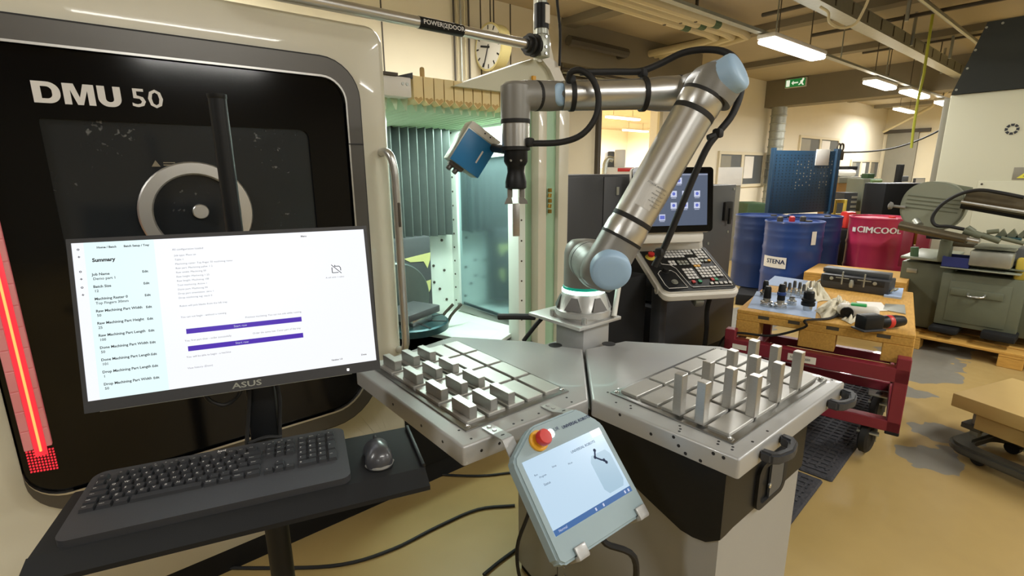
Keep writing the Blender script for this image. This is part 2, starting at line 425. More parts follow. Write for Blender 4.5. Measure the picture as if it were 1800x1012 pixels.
LP = [(6.55, 2.77, 2.93, 1.45, 'long lit fluorescent lamp nearest, at the top right on the light rail'),
      (10.4, 2.95, 2.93, 1.15, 'lit fluorescent lamp, second along the light rail'),
      (12.2, 2.88, 2.93, 1.35, 'lit fluorescent lamp, third along the light rail'),
      (14.6, 2.86, 2.93, 1.3, 'lit fluorescent lamp, fourth along the light rail'),
      (16.6, 2.86, 2.93, 1.3, 'lit fluorescent lamp at the far end of the light rail'),
      (14.2, 11.3, 3.3, 1.7, 'nearer lit lamp seen through the opening to the next hall'),
      (19.0, 14.4, 3.3, 1.7, 'farther lit lamp seen through the opening to the next hall')]
for q in LP: lamp(q[0], q[1], q[2], q[3], q[4], 9.0 if q[1] > 6 else 1.0)
for x, y, l in ((3.2, 3.9, 'above the machine housing'), (0.2, 4.6, 'above the far left of the machine'), (-2.2, 1.0, 'left of the computer stand'), (0.9, -1.6, 'just behind the photographer'), (4.4, -1.4, 'right of the photographer'), (-2.4, -4.6, 'far behind on the left'), (1.6, -5.4, 'first in the far row behind'), (5.6, -5.2, 'second in the far row behind'), (9.6, -5.2, 'third in the far row behind'), (13.6, -5.2, 'last in the far row behind')):
    lamp(x, y, 3.3, 1.7, 'lit fluorescent lamp out of view, ' + l, .7 if x < 1 and y < 2 else (1.25 if y < 0 else 1.0))
for x, y, l in ((15.6, -1.5, 'beyond the beam, nearer'), (18.6, 0.6, 'beyond the beam, middle'), (19.5, 4.8, 'beyond the beam, far corner')):
    lamp(x, y, 3.3, 1.7, 'added lit fluorescent lamp hidden ' + l, 1.6)  # unseen lamps added to brighten the walls beyond the beam
for x, y, l in ((9.5, 9.0, 'near the opening'), (9.0, 13.5, 'at the left rear'), (14.0, 15.0, 'at the middle rear')):
    lamp(x, y, 3.3, 1.7, 'lit fluorescent lamp of the next hall, hidden, ' + l, 9.0)
# light rail and cable tray along the hall
rail = MB(); rail.box((3.4, 2.80, 2.985), (17.5, 2.87, 3.015)); [rail.cyl((x, 2.835, 3.0), (x, 2.835, HC + .01), .008, seg=6) for x in (4.2, 6.2, 8.2, 10.2, 12.2)]
tag(rail.build('light_rail', 'zinc'), 'long grey metal rail under the ceiling carrying the fluorescent lamps', 'rail')
tr = thing('cable_tray', 'large galvanised slotted cable tray running under the ceiling at top right', 'cable tray', (9, 2.5, 3.2))
MB().box((3.5, 2.30, 3.2), (12.92, 2.315, 3.36)).build('side_rail', 'zinc', tr)
MB().box((3.5, 2.455, 3.2), (12.92, 2.47, 3.36)).build('side_rail', 'zinc', tr)
MB().box((3.5, 2.315, 3.2), (12.92, 2.455, 3.21)).build('tray_floor', 'zinc', tr)
for k in range(4): MB().cyl((4.6 + 2.2 * k, 2.39, 3.21), (4.6 + 2.2 * k, 2.39, HC + .01), .008, seg=6).build('hanger', 'dark_pipe', tr)
for k in range(18):
    x = 3.8 + k * 0.5
    MB().box((x, 2.296, 3.225), (x + 0.035, 2.301, 3.345)).build('slot', 'dark_pipe', tr)
# pipes
def pipe(name, label, pts, r, m, seg=8, smooth=1, group=None, cat='pipe'):
    o = MB().tube(pts, r, seg, smooth).build(name, m); tag(o, label, cat, group); return o
pipe('sprinkler_pipe', 'thin grey steel pipe running beside the cable tray', [(4, 1.9, 3.45), (12.95, 1.9, 3.45)], 0.03, 'zinc')
for k, y in enumerate((4.15, 3.98, 3.83)):
    o = thing('ceiling_pipe', ['cream ceiling pipe nearest the clock wall, in the row of three', 'cream ceiling pipe in the middle of the row of three', 'cream ceiling pipe nearest the light rail in the row of three'][k], 'pipe', (6, y, 3.4), 0, 'cream ceiling pipes')
    MB().tube([(2.6, y, 3.42), (7.0 + k * .15, y, 3.42), (7.3 + k * .15, y + .05, 3.42), (7.4 + k * .15, y + .4, 3.42), (7.4 + k * .15, 5.9, 3.42)], 0.055, 10, 1).build('tube', 'cream_pipe', o)
    MB().cyl((6.35 + k * .1, y, 3.42), (6.5 + k * .1, y, 3.42), 0.0575, seg=10).build('marker_band', 'green_dark', o)
    MB().box((5.95 + k * .1, y - .015, 3.36), (5.98 + k * .1, y + .015, 3.62)).build('hanger', 'dark_pipe', o)
pipe('drain_pipe', 'dark grey pipe under the ceiling above the robot, upper one', [(5.35, 5.25, 3.3), (6.6, 5.25, 3.3), (6.6, 5.45, 3.3)], 0.07, 'dark_pipe')
pipe('heating_pipe', 'grey pipe under the ceiling just behind the robot wrist', [(5.45, 6.0, 2.75), (5.45, 5.9, 2.75), (9.2, 5.9, 2.75), (9.2, 6.0, 2.75)], 0.05, 'concrete_beam')
for k in range(5):
    pipe('conduit', 'thin conduit running under the ceiling behind the robot forearm, %s of the bundle' % ['first', 'second', 'third', 'fourth', 'lowest'][k], [(5.42 + .12 * k, 5.45 + .10 * k, 3.1), (5.42 + .12 * k, 5.45 + .10 * k, 2.98 - .02 * k), (8.9, 5.45 + .10 * k, 2.98 - .02 * k), (8.9, 5.45 + .10 * k, 3.1)], 0.022, ['dark_pipe', 'zinc', 'dark_pipe', 'concrete_beam', 'zinc'][k], 6, group='conduit bundle behind the robot')
vp = [800, 806, 812, 819, 826]
for k, px in enumerate(vp):
    x = uy(px, 60, 5.34).x
    pipe('wall_pipe', 'vertical pipe on the wall left of the clock, %s from the left' % ['first', 'second', 'third', 'fourth', 'fifth'][k], [(x, 5.36, 1.9), (x, 5.36, HC)], [.012, .010, .012, .010, .012][k], ['dark_pipe', 'cream_pipe', 'zinc', 'cream_pipe', 'dark_pipe'][k], 8, group='vertical pipes left of the clock')
# black trunking crossing at right, hangers
for k, (x, z) in enumerate(((7.0, 3.35), (8.6, 3.35), (10.8, 3.4))):
    pipe('cross_rail', ['dark steel rail crossing above the cable tray, nearest', 'dark steel rail crossing above the cable tray, middle', 'dark steel rail crossing above the cable tray, farthest'][k], [(x, -1.5, z + .14), (x, 3.4, z + .14)], 0.025, 'dark_pipe', 6)
for k, (px, py) in enumerate(((1590, 60), (1605, 62), (1675, 70), (1660, 95))):
    p = ux(px, py, 7.5 + k * 1.5)
    pipe('hanger_rod', 'vertical steel hanger rod under the ceiling, %s from the left' % ['first', 'second', 'third', 'fourth'][k], [(p.x, p.y, 3.2), (p.x, p.y, HC)], 0.02, 'zinc', 6, cat='rod')
pipe('white_cable', 'white cable hanging in a loop under the cable tray', [ux(1442, 12, 5.4), ux(1456, 22, 5.4), ux(1458, 38, 5.4), ux(1478, 49, 5.4), ux(1503, 42, 5.4), ux(1518, 18, 5.4), ux(1530, -10, 5.4)], 0.012, 'cream_pipe', 8, 5, cat='cable')
pipe('yellow_hose', 'yellow hose hanging from the ceiling left of the white machine', [V((9.0, ux(1628, 95, 9.0).y, HC)), ux(1626, 115, 9.0), ux(1624, 130, 9.0), ux(1614, 175, 9.0), ux(1606, 225, 9.0), ux(1602, 260, 9.0)], 0.017, 'strap_yellow', 8, 4, cat='hose')
pipe('hanging_cable', 'dark cable sagging across in front of the end wall', [ux(1470, 268, 10.5), ux(1530, 266, 10.5), ux(1580, 258, 10.5), ux(1640, 235, 10.5), ux(1720, 190, 10.5), V((10.5, -.2, HC))], 0.014, 'black_rubber', 6, 4, cat='cable')
pipe('swing_arm', 'pale diagonal boom pole near the far corner of the hall', [ux(1552, 232, 16), ux(1636, 188, 16), V((16, ux(1690, 150, 16).y, HC))], 0.035, 'cream_pipe', 8, cat='boom')
# ventilation duct beside the beam
q = uy(1393, 230, 5.6)
dk = MB(); dk.cyl((13.1, 5.72, 0.0), (13.1, 5.72, 3.02), 0.17, seg=20)
for k in range(16): dk.lathe([(0.17, 0), (0.185, .01), (0.185, .03), (0.17, .04)], (13.1, 5.72, 0.1 + .18 * k), (0, 0, 1), 20)
tag(dk.build('air_duct', 'zinc'), 'round galvanised air duct standing at the end of the long wall', 'duct')
# exit sign hanging on the beam
p0 = ux(1380, 156, 12.86); p1 = ux(1419, 135, 12.86)
sg = thing('exit_sign', 'green emergency exit sign with white arrow and running figure on the beam', 'sign', (12.85, (p0.y + p1.y) / 2, p0.z))
MB().box((12.83, p1.y, p0.z), (12.9, p0.y, p1.z), 0.01).build('frame', 'white_plastic', sg)
MB().box((12.822, p1.y + .015, p0.z + .015), (12.835, p0.y - .015, p1.z - .015)).build('face', 'sign_green', sg)
W = p0.y - p1.y; Hh = p1.z - p0.z
MS = frame((12.82, p0.y, p0.z), (0, -1, 0), (0, 0, 1))
gb = MB()
def sp(pts): gb.prism([MS @ V((x * W, y * Hh, 0)) for x, y in pts], MS.to_3x3() @ V((0, 0, 0.004)))
sp([(.07, .15), (.24, .15), (.24, .85), (.07, .85)])
sp([(.32, .5), (.42, .74), (.42, .57), (.64, .57), (.64, .43), (.42, .43), (.42, .26)])
sp([(.72, .6), (.80, .72), (.88, .68), (.84, .42), (.92, .2), (.86, .16), (.78, .38), (.70, .2), (.65, .24), (.76, .5)])
gb.disc(MS @ V((.86 * W, .80 * Hh, 0)), MS.to_3x3() @ V((0, 0, 1)), .05 * W, .004, 12)
gb.build('pictogram', 'sign_white', sg)
# ---------------------------------------------------------------- milling machine
mm = thing('milling_machine', 'cream five-axis milling machine with black glazed sliding door and red light strip', 'machine', (0.7, 2.9, 0))
MB().box((-1.5, 2.87, 0.1), (2.02, 4.9, 1.80), 0.03).build('rear_housing', 'cream_paint', mm)
MB().box((-1.5, 2.12, 0.62), (-0.33, 2.87, 2.0), 0.02).build('left_housing', 'cream_paint', mm)
MB().box((-1.5, 2.02, 0.10), (0.985, 2.86, 0.50), 0.02).build('lower_housing', 'cream_paint', mm)
MB().box((0.99, 2.03, 0.10), (2.02, 2.86, 0.60), 0.01).build('lower_apron', 'black_matte', mm)
MB().box((-1.45, 2.04, 0.0), (1.98, 4.85, 0.13)).build('plinth', 'black_matte', mm)
# sliding door: cream leaf with rounded shoulders
dm = MB(); O = rrect(-1.0, 0.13, 0.99, 2.115, (.02, .02, .07, .05), 6); I = rrect(-.285, .525, .84, 1.955, (.12, .2, .12, .05), 6)
dm.ringprism([(x, 2.0, z) for x, z in O], [(x, 2.0, z) for x, z in I], (0, 0.10, 0))
bmesh.ops.recalc_face_normals(dm.bm, faces=dm.bm.faces[:])
bmesh.ops.bevel(dm.bm, geom=[e for e in dm.bm.edges if all(abs(v.co.y - 2.0) < 1e-4 for v in e.verts) and e.calc_face_angle(0) > 1 and (max(v.co.z for v in e.verts) > 1.97 or min(v.co.x for v in e.verts) > .9)], offset=0.03, segments=3, affect='EDGES', profile=.5)
door = dm.build('door', 'cream_paint', mm, 50)
gp = MB(); O = rrect(-.289, .52, .845, 1.96, (.125, .2, .125, .03), 6); I = rrect(-.086, .93, .655, 1.708, (.01, .02, .03, .01), 6)
gp.ringprism([(x, 1.985, z) for x, z in O], [(x, 1.985, z) for x, z in I], (0, 0.03, 0))
gp.build('glass_surround', 'black_gloss', door, 40)
MB().box((-.088, 1.994, .928), (.657, 2.006, 1.71)).build('window_pane', 'door_glass', door)
tf = MB(); O = rrect(-.289, .508, .858, 1.968, (.135, .21, .14, .03), 8); I = rrect(-.288, .575, .800, 1.898, (.10, .15, .085, .01), 8)
tf.ringprism([(x, 1.972, z) for x, z in O], [(x, 1.972, z) for x, z in I], (0, 0.04, 0))
fr = tf.build('frame_trim', 'trim_grey', door, 40)
oe = MB(); O2 = rrect(-.289, .502, .864, 1.974, (.14, .215, .145, .03), 8)
oe.ringprism([(x, 1.978, z) for x, z in O2], [(x, 1.978, z) for x, z in O], (0, .02, 0)); oe.build('trim_seal', 'text_black', door)
ed = MB()
I2 = rrect(-.288, .568, .806, 1.905, (.105, .155, .09, .01), 8); 
ed.ringprism([(x, 1.969, z) for x, z in I2], [(x, 1.969, z) for x, z in I], (0, 0.02, 0))
ed.build('trim_edge', 'brushed_steel', door, 40)
MB().box((.798, 1.968, 1.659), (.86, 1.974, 1.663)).build('trim_joint', 'text_black', door)
# clear-view ring and hub on the window
rg = MB(); rg.lathe([(.166, 0), (.166, .014), (.162, .018), (.129, .018), (.124, .012), (.124, 0)], (.266, 1.993, 1.425), (0, -1, 0), 48, close=True)
rg.build('viewing_ring', 'brushed_steel', door)
MB().disc((.273, 1.993, 1.428), (0, -1, 0), .024, .016, 24).build('ring_hub', 'brushed_steel', door)
MB().disc((.266, 1.999, 1.425), (0, -1, 0), .124, .004, 40).build('ring_pane', 'door_glass', door)
# lettering DMU 50
MT = frame((0, 1.984, 1.749), (1, 0, 0), (0, 0, 1)); LH = .0575
def glyph(pts, holes=None):
    lt = MB()
    if holes: lt.ringprism([MT @ V((x, y, 0)) for x, y in pts], [MT @ V((x, y, 0)) for x, y in holes], (0, -.001, 0))
    else: lt.prism([MT @ V((x, y, 0)) for x, y in pts], (0, -.001, 0))
    lt.build('letter', 'text_white', door)
def dshape(x0, y0, x1, y1, r, n=8): return [(x0, y0)] + [(x1 - r + r * math.sin(t), y0 + r - r * math.cos(t)) for t in [PI / 2 * k / n for k in range(n + 1)]] + [(x1 - r + r * math.cos(t), y1 - r + r * math.sin(t)) for t in [PI / 2 * k / n for k in range(n + 1)]] + [(x0, y1)]
glyph(dshape(-.087, 0, -.028, LH, .027), dshape(-.069, .0125, -.046, LH - .0125, .012))
glyph([(-.022, 0), (-.022, LH), (.003, LH), (.0135, .020), (.024, LH), (.048, LH), (.048, 0), (.032, 0), (.032, .040), (.0195, 0), (.0065, 0), (-.006, .040), (-.006, 0)])
def ushape(x0, x1, r, yb, top, n=8): return [(x0, top)] + [(x0 + r - r * math.cos(t), yb + r - r * math.sin(t)) for t in [PI / 2 * k / n for k in range(n + 1)]] + [(x1 - r + r * math.sin(t), yb + r - r * math.cos(t)) for t in [PI / 2 * k / n for k in range(n + 1)]] + [(x1, top)]
glyph(ushape(.055, .110, .024, -.0005, LH) + ushape(.073, .092, .009, .013, LH)[::-1])
lt = MB(); put_text(lt, '50', 0.076, frame((.132, 1.984, 1.777), (1, 0, 0), (0, 0, 1)), sx=1.12, bold=.0006); lt.build('lettering', 'text_white', door)
lt = MB(); MT = frame((.17, 1.991, 1.575), (1, 0, 0), (0, 0, 1))
lt.prism([MT @ V(p) for p in ((-.012, 0, 0), (.012, 0, 0), (0, .02, 0))], (0, .001, 0)); lt.box((.19, 1.991, 1.578), (.215, 1.992, 1.582)); lt.box((.19, 1.991, 1.586), (.222, 1.992, 1.589))
lt.build('warning_print', 'concrete_beam', door)
# red light strip with glowing core
def strip(pts, y, d): return [(x, y, z) for x, z in pts]
lso = MB().box((-.274, 1.974, .745), (-.210, 1.990, 1.70), .004).build('light_strip', mat('strip_cover', 'a98886', 0.3, emit=(0.42, 0.05, 0.06), es=0.55, var=0.05), door)
for k in range(15):
    z0 = 0.745 + k * 0.0635
    for x0 in (-.273, -.231): MB().box((x0, 1.9715, z0), (x0 + .0205, 1.975, z0 + .060), .0015, None, 1).build('light_cell', 'strip_cover', lso)
MB().box((-.2405, 1.966, .735), (-.2345, 1.974, 1.36), 0.002).build('light_core', 'glow_core', lso)
MB().box((-.252, 1.9705, .72), (-.223, 1.9735, 1.38), 0.001).build('light_glow', 'glow_red', lso)
ds = MB()
for r in range(8):
    for c in range(9):
        s_ = 0.0022
        x = -.270 + c * .0072; z = .738 - r * .0095 - c * .0012
        ds.box((x - s_, 1.980, z - s_), (x + s_, 1.986, z + s_))
stuff(ds.build('light_dots', 'glow_red', door))
# door handle
hb = MB(); hb.tube([(.948, 2.0, 1.632), (.950, 1.965, 1.634), (.958, 1.938, 1.615), (.966, 1.928, 1.56), (.968, 1.926, 1.48), (.970, 1.926, 1.2), (.972, 1.926, .86), (.972, 1.934, .80), (.972, 1.955, .775), (.972, 2.0, .765)], .0165, 14, 5)
hnd = hb.build('door_handle', 'brushed_steel', mm, 60)
MB().box((.962, 1.905, 1.33), (.972, 1.912, 1.43), .002).build('handle_slot', 'dark_pipe', hnd)
# work space behind the door
MB().box((-.3, 2.80, .45), (1.8, 2.86, 1.86)).build('rear_panel', 'inner_white', mm)
MB().prism([(-.3, 2.8, .46), (1.79, 2.8, .46), (1.79, 2.8, .60), (-.3, 2.8, .60)], (0, -.68, .0)).build('chip_tray', 'inner_white', mm)
MB().prism([(1.30, 2.78, .60), (1.79, 2.78, .62), (1.79, 2.1, .66), (1.60, 2.1, .60)], (0, 0, .02)).build('chip_chute', 'inner_white', mm)
MB().box((-.33, 2.12, .45), (-.29, 2.86, 1.95)).build('left_panel', 'inner_white', mm)
rw = MB(); rw.ringprism([(1.79, 2.10, .5), (1.79, 2.80, .5), (1.79, 2.80, 1.95), (1.79, 2.10, 1.95)], [(1.79, 2.145, .70), (1.79, 2.73, .66), (1.79, 2.73, 1.62), (1.79, 2.145, 1.64)], (.04, 0, 0))
rwo = rw.build('right_panel', 'inner_white', mm)
MB().box((1.806, 2.14, .66), (1.816, 2.735, 1.65)).build('side_window', 'mirror_pane', rwo)
MB().box((1.87, 2.1, .5), (1.9, 2.85, 1.95)).build('magazine_wall', 'dark_grey_panel', mm)
MB().box((1.776, 2.12, .655), (1.792, 2.74, .70), .004).build('window_ledge', 'aluminium', rwo)
sb = MB()
for z in [0.62 + .09 * k for k in range(14)]: sb.disc((1.79, 2.772, z), (-1, 0, 0), .006, .004, 10)
sb.build('screws', 'dark_pipe', rwo)['kind'] = 'stuff'
sb = MB()
for x, z in [(1.7, 1.62), (1.72, 1.38), (1.71, 1.12), (1.72, .92), (1.56, .95), (1.64, .96), (1.57, .83), (1.64, .85), (1.68, .80), (1.73, .72)]: sb.disc((x, 2.8, z), (0, -1, 0), .009, .005, 10)
stuff(sb.build('bolts', 'dark_pipe', mm))
# vertical bellows of the spindle on the rear wall
bo = MB().box((1.30, 2.735, 1.17), (1.745, 2.80, 1.835)).build('spindle_shroud', 'slat_dark', mm)
for k in range(8):
    x = 1.30 + k * .0555
    MB().prism([(x, 2.736, 1.165), (x + .034, 2.69, 1.165), (x + .040, 2.69, 1.165), (x + .040, 2.736, 1.165)], (0, 0, .67)).build('slat', 'slat_grey', bo)
ex = MB().box((1.15, 2.66, .66), (1.545, 2.80, 1.175), .01).build('pivot_housing', 'dark_grey_panel', mm)
mat('bare_yellow', 'cfd08a', .7, var=.1)
sy = MB()
for pl in ([(1.36, 1.055), (1.54, 1.075), (1.545, 1.12), (1.535, 1.03), (1.515, .98), (1.49, 1.025), (1.40, 1.03)], [(1.50, .90), (1.535, .905), (1.53, .85), (1.50, .80), (1.485, .84)]):
    sy.prism([(x, 2.659, z) for x, z in pl[:]], (0, -.0015, 0))
sy.build('bare_patches', 'bare_yellow', ex)
MB().disc((1.28, 2.66, .83), (0, -1, 0), .215, .05, 48).build('rotary_drive', 'slat_grey', mm)
tb = MB().lathe([(.20, 0), (.20, .035), (.19, .042), (0, .042)], (1.28, 2.44, .70), (0, 0, 1), 48).build('round_table', 'teal_dark', mm)
g = MB()
for a in range(8):
    c, s_ = math.cos(a * PI / 4), math.sin(a * PI / 4)
    g.prism([V((1.28, 2.44, .7425)) + V((c * r - s_ * t, s_ * r + c * t, 0)) for r, t in ((.05, -.007), (.195, -.007), (.195, .007), (.05, .007))], (0, 0, .001))
g.build('table_slots', 'text_black', tb)
pm = MX.Translation((1.27, 2.43, 0)) @ MX.Rotation(.35, 4, 'Z')
MB().cbox((0, 0, .80), (.26, .2, .04), .006, pm).build('pallet_plate', 'dark_grey_panel', mm)
MB().cbox((0, 0, .76), (.16, .16, .04), .004, pm).build('clamp_block', 'bolt_zinc', mm)
nz = MB()
for q in ((1.50, 2.55), (1.54, 2.52)):
    nz.tube([(q[0], q[1], .62), (q[0] + .03, q[1] - .02, .70), (q[0] + .09, q[1] - .05, .77)], .009, 8, 3)
nz.build('coolant_nozzles', 'dark_pipe', mm)
# right column of the opening
for nm, x0, x1, y0, m in (('column_edge', 1.715, 1.765, 2.03, 'inner_white'), ('column_recess', 1.765, 1.825, 2.05, 'inner_green'), ('column_post', 1.825, 1.885, 1.995, 'cream_paint'), ('column_strip', 1.885, 1.965, 2.01, 'inner_green'), ('column_cover', 1.965, 2.04, 1.985, 'cream_paint')):
    MB().box((x0, y0, .1), (x1, 2.12, 1.985), .004).build(nm, m, mm)
hg = MB()
for k in range(5): hg.cyl((1.905 - .004 * (k % 2), 1.99, 1.33 + k * .028), (1.905, 1.99, 1.35 + k * .028), .011, seg=10)
hg.build('hinge', mat('brass', '9a7b35', .35, .8), mm)
sb = MB()
for z in [0.75 + .11 * k for k in range(11)]: sb.disc((1.735, 2.03, z), (0, -1, 0), .005, .003, 8)
stuff(sb.build('screws', 'dark_pipe', mm))
# roof bellows: cream fold fronts with rusty feet, underside folds with green lamp light painted in
roof = MB().box((.99, 2.2, 1.87), (1.80, 2.84, 1.885)).build('roof_bellows', 'fold_green', mm)
for k in range(11):
    x = 1.14 + k * .053
    MB().prism([(x, 2.05, 1.862), (x, 2.05, 1.958), (x + .047, 2.05, 1.958), (x + .047, 2.05, 1.862), (x + .0235, 2.05, 1.842)], (0, .10, 0)).build('fold_front', 'fold_cream', roof)
    f = MB(); f.prism([(x + .002, 2.049, 1.868), (x + .012, 2.049, 1.872), (x + .022, 2.049, 1.866), (x + .036, 2.049, 1.874), (x + .045, 2.049, 1.864), (x + .0235, 2.049, 1.845)], (0, .002, 0)); f.build('rusty_foot', 'rust', roof)
for k in range(16):
    x = 1.0 + k * .049
    MB().prism([(x, 2.10, 1.87), (x + .040, 2.10, 1.87), (x + .032, 2.10, 1.818), (x + .026, 2.10, 1.818)], (0, .74, -.02)).build('underside_fold', 'fold_green', roof)
MB().box((1.185, 2.055, 1.955), (1.205, 2.075, 2.0), .008).build('fold_tab', 'rust', roof)
MB().box((.985, 2.04, 1.865), (1.125, 2.12, 1.945), .004).build('bellows_mount', 'white_plastic', mm)
for x in (1.085, 1.105): MB().disc((x, 2.04, 1.918), (0, -1, 0), .007, .003, 10).build('bolt', 'zinc', mm)
MB().box((.995, 2.03, 1.945), (1.06, 2.12, 1.957)).build('mount_lid', 'dark_pipe', mm)
MB().prism([(1.06, 2.12, 1.945), (1.14, 2.05, 1.945), (1.14, 2.05, 1.97), (1.06, 2.12, 1.95)], (0, .08, 0)).build('mount_wedge', 'dark_grey_panel', mm)
# machine lamp that lights the work space
tl = MB().box((.4, 2.74, 1.80), (1.25, 2.78, 1.83), .005).build('work_lamp', 'glow_white', mm)
for (x, y, z, sz, sy_, e) in ((1.40, 2.30, 1.80, .5, .10, 11.0), (1.70, 2.42, 1.80, .1, .5, 6.0)):
    ld = bpy.data.lights.new('work_light', 'AREA'); ld.shape = 'RECTANGLE'; ld.size = sz; ld.size_y = sy_; ld.energy = e; ld.color = (0.80, 1.0, 0.91)
    lo = bpy.data.objects.new('work_light', ld); COL.objects.link(lo); lo.location = (x - .7, y - 2.9, z); lo.parent = mm
# sheet-metal lintel with peaked cover beside the post
cv = MB(); cv.prism([(1.33, 2.02, 1.93), (1.99, 2.02, 1.93), (1.97, 2.02, 2.01), (1.90, 2.02, 2.085), (1.80, 2.02, 2.10)], (0, .12, 0)); cv.build('lintel_cover', 'machine_white', mm)  # darker white paints in the shadow lying on the cover
MB().prism([(1.96, 1.995, 1.93), (2.04, 1.995, 1.93), (2.01, 1.995, 2.02), (1.95, 1.995, 2.10), (1.89, 1.995, 2.115), (1.84, 1.995, 2.105), (1.90, 1.995, 2.06), (1.945, 1.995, 2.0)], (0, .10, 0)).build('lintel_edge', 'white_plastic', mm)
MB().prism([(1.845, 2.0, 2.09), (1.94, 2.0, 2.09), (1.915, 2.0, 2.16), (1.885, 2.0, 2.28), (1.875, 2.0, 2.6), (1.845, 2.0, 2.6)], (0, .06, 0)).build('post', 'cream_paint', mm)
MB().box((1.795, 2.005, 1.985), (1.815, 2.018, 2.02)).build('yellow_tag', 'orange_yellow', mm)
# door opener
po = thing('door_opener', 'grey steel rod with black lettered sleeve opening the machine door from above', 'door opener', (1.2, 1.95, 2.10))
MB().cyl((.35, 1.95, 2.143), (1.74, 1.95, 2.143), .0225, seg=20).build('rod', 'brushed_steel', po)
sl = MB().cyl((1.12, 1.95, 2.143), (1.334, 1.95, 2.143), .0238, seg=24).build('sleeve', 'black_plastic', po)
tm = MB(); put_text(tm, 'POWER|2|DOOR', .026, frame((1.132, 1.9255, 2.143), (1, 0, 0), (0, .12, 1)), sx=1.02, bold=.0003); tm.build('lettering', 'text_white', sl)
cl = MB(); cl.lathe([(.036, 0), (.036, .02), (.05, .022), (.05, .03), (.038, .034), (.038, .05), (.052, .054), (.052, .064), (.036, .068), (.036, .085)], (1.695, 1.95, 2.143), (1, 0, 0), 20); cl.build('coupling', 'black_rubber', po)
MB().box((1.775, 1.925, 2.095), (1.835, 1.985, 2.20), .006).build('bracket_block', 'zinc', po)
bb = MB()
for z in (2.11, 2.14, 2.185): bb.disc((1.805, 1.925, z), (0, -1, 0), .007, .006, 10)
stuff(bb.build('bolts', 'bolt_zinc', po))
MB().cyl((1.805, 1.955, 2.2), (1.805, 1.955, 2.225), .032, seg=20).build('motor_flange', 'zinc', po)
mo = MB().cyl((1.805, 1.955, 2.225), (1.805, 1.955, 2.335), .036, seg=24).build('motor', 'black_plastic', po)
MB().box((1.795, 1.915, 2.245), (1.822, 1.923, 2.325)).build('motor_label', 'paper_white', mo)
MB().cyl((1.805, 1.955, 2.335), (1.805, 1.955, 2.42), .026, seg=20).build('motor_cap', 'zinc', po)
pipe('motor_cable', 'black cable dropping behind the door opener motor', [(1.93, 1.985, 2.6), (1.935, 1.985, 2.4), (1.96, 1.985, 2.25), (1.955, 1.98, 2.08)], .007, 'black_rubber', 8, 4, cat='cable')
# clock on its bracket
ck = thing('wall_clock', 'round cream double-sided clock hanging beside the wall pipes', 'clock', (3.92, 5.12, 2.73))
cc = V((3.87, 5.121, 2.992)); n = V((-1, 0, 0))
CR = .257
MB().lathe([(CR, -.15), (CR, -.01), (CR + .008, 0), (CR - .012, .004), (CR - .015, -.005)], cc, n, 48).build('case', mat('clock_case', 'c9bb80', .4), ck)
dl = MB().disc(cc - n * .006, n, CR - .012, .004, 48).build('dial', 'white_plastic', ck)
MK = frame(cc - n * .001, (0, -1, 0), (0, 0, 1)); mk = MB()
for k in range(12):
    MB().box((-.009, CR * .74, 0), (.009, CR * .92, .002), 0, MK @ MX.Rotation(k * PI / 6, 4, 'Z')).build('hour_mark', 'text_black', dl)
hd = MB(); hd.box((-.011, -.03, .004), (.011, .15, .006), 0, MK @ MX.Rotation(math.radians(78), 4, 'Z')); hd.box((-.008, -.03, .007), (.008, .23, .009), 0, MK @ MX.Rotation(math.radians(-203), 4, 'Z')); hd.build('hands', 'text_black', ck)
MB().tube([(3.93, 5.41, 2.97), (3.93, 5.36, 2.97)], .02, 8, 1).build('bracket', 'zinc', ck)
MB().tube([(3.93, 5.40, 2.97), (3.93, 5.385, 2.97)], .035, 8, 1).build('bracket_plate', 'white_plastic', ck)
# ---------------------------------------------------------------- computer stand
xa = V((.957, -.291, 0)).normalized(); ya = V((.291, .957, 0)).normalized()
st = thing('computer_stand', 'black floor stand with pole carrying the monitor and the keyboard tray', 'stand', (.234, 1.265, 0), math.atan2(xa.y, xa.x))
pl = MB(); pl.cyl((.234, 1.265, .03), (.234, 1.265, 1.71), .0175, seg=20); pl.lathe([(.0176, 0), (.0188, .003), (.0188, .010), (0, .012)], (.234, 1.265, 1.705), (0, 0, 1), 20)
pl.build('pole', 'black_plastic', st)
MB().cyl((.236, 1.24, .03), (.236, 1.24, .93), .028, seg=20).build('lower_pole', 'black_plastic', st)
MB().box((.24 - .2, 1.245 - .17, 0), (.24 + .2, 1.245 + .17, .03), .01).build('foot_plate', 'black_matte', st)
TZ = .972
tc = V((.157, .976, TZ)); MTr = frame(tc, xa, (ya.x, ya.y, 0))
tb = MB()
tb.box((-.315, -.075, -.022), (.315, .112, -.004), .004, MTr)
tb.prism([MTr @ V(p) for p in ((-.315, -.072, -.004), (-.315, -.115, -.019), (-.315, -.115, -.028), (-.315, -.072, -.024))], xa * .63)
tb.build('keyboard_tray', 'black_matte', st)
MB().box((.309, -.07, -.012), (.3165, .105, .003), .002, MTr).build('tray_rim', 'black_plastic', st)
MB().box((-.06, .02, -.05), (.1, .20, -.022), .004, MTr).build('tray_bracket', 'black_plastic', st)
ma = MB(); MM = frame((.199, 1.139, 1.28), xa, V((.067, .219, .973)))
ma.box((-.012, -.30, -.125), (.045, .02, -.075), .004, MM); ma.box((-.03, -.06, -.10), (.06, .06, -.0505), .006, MM)
ma.build('monitor_arm', 'black_plastic', st)
mc = MB()
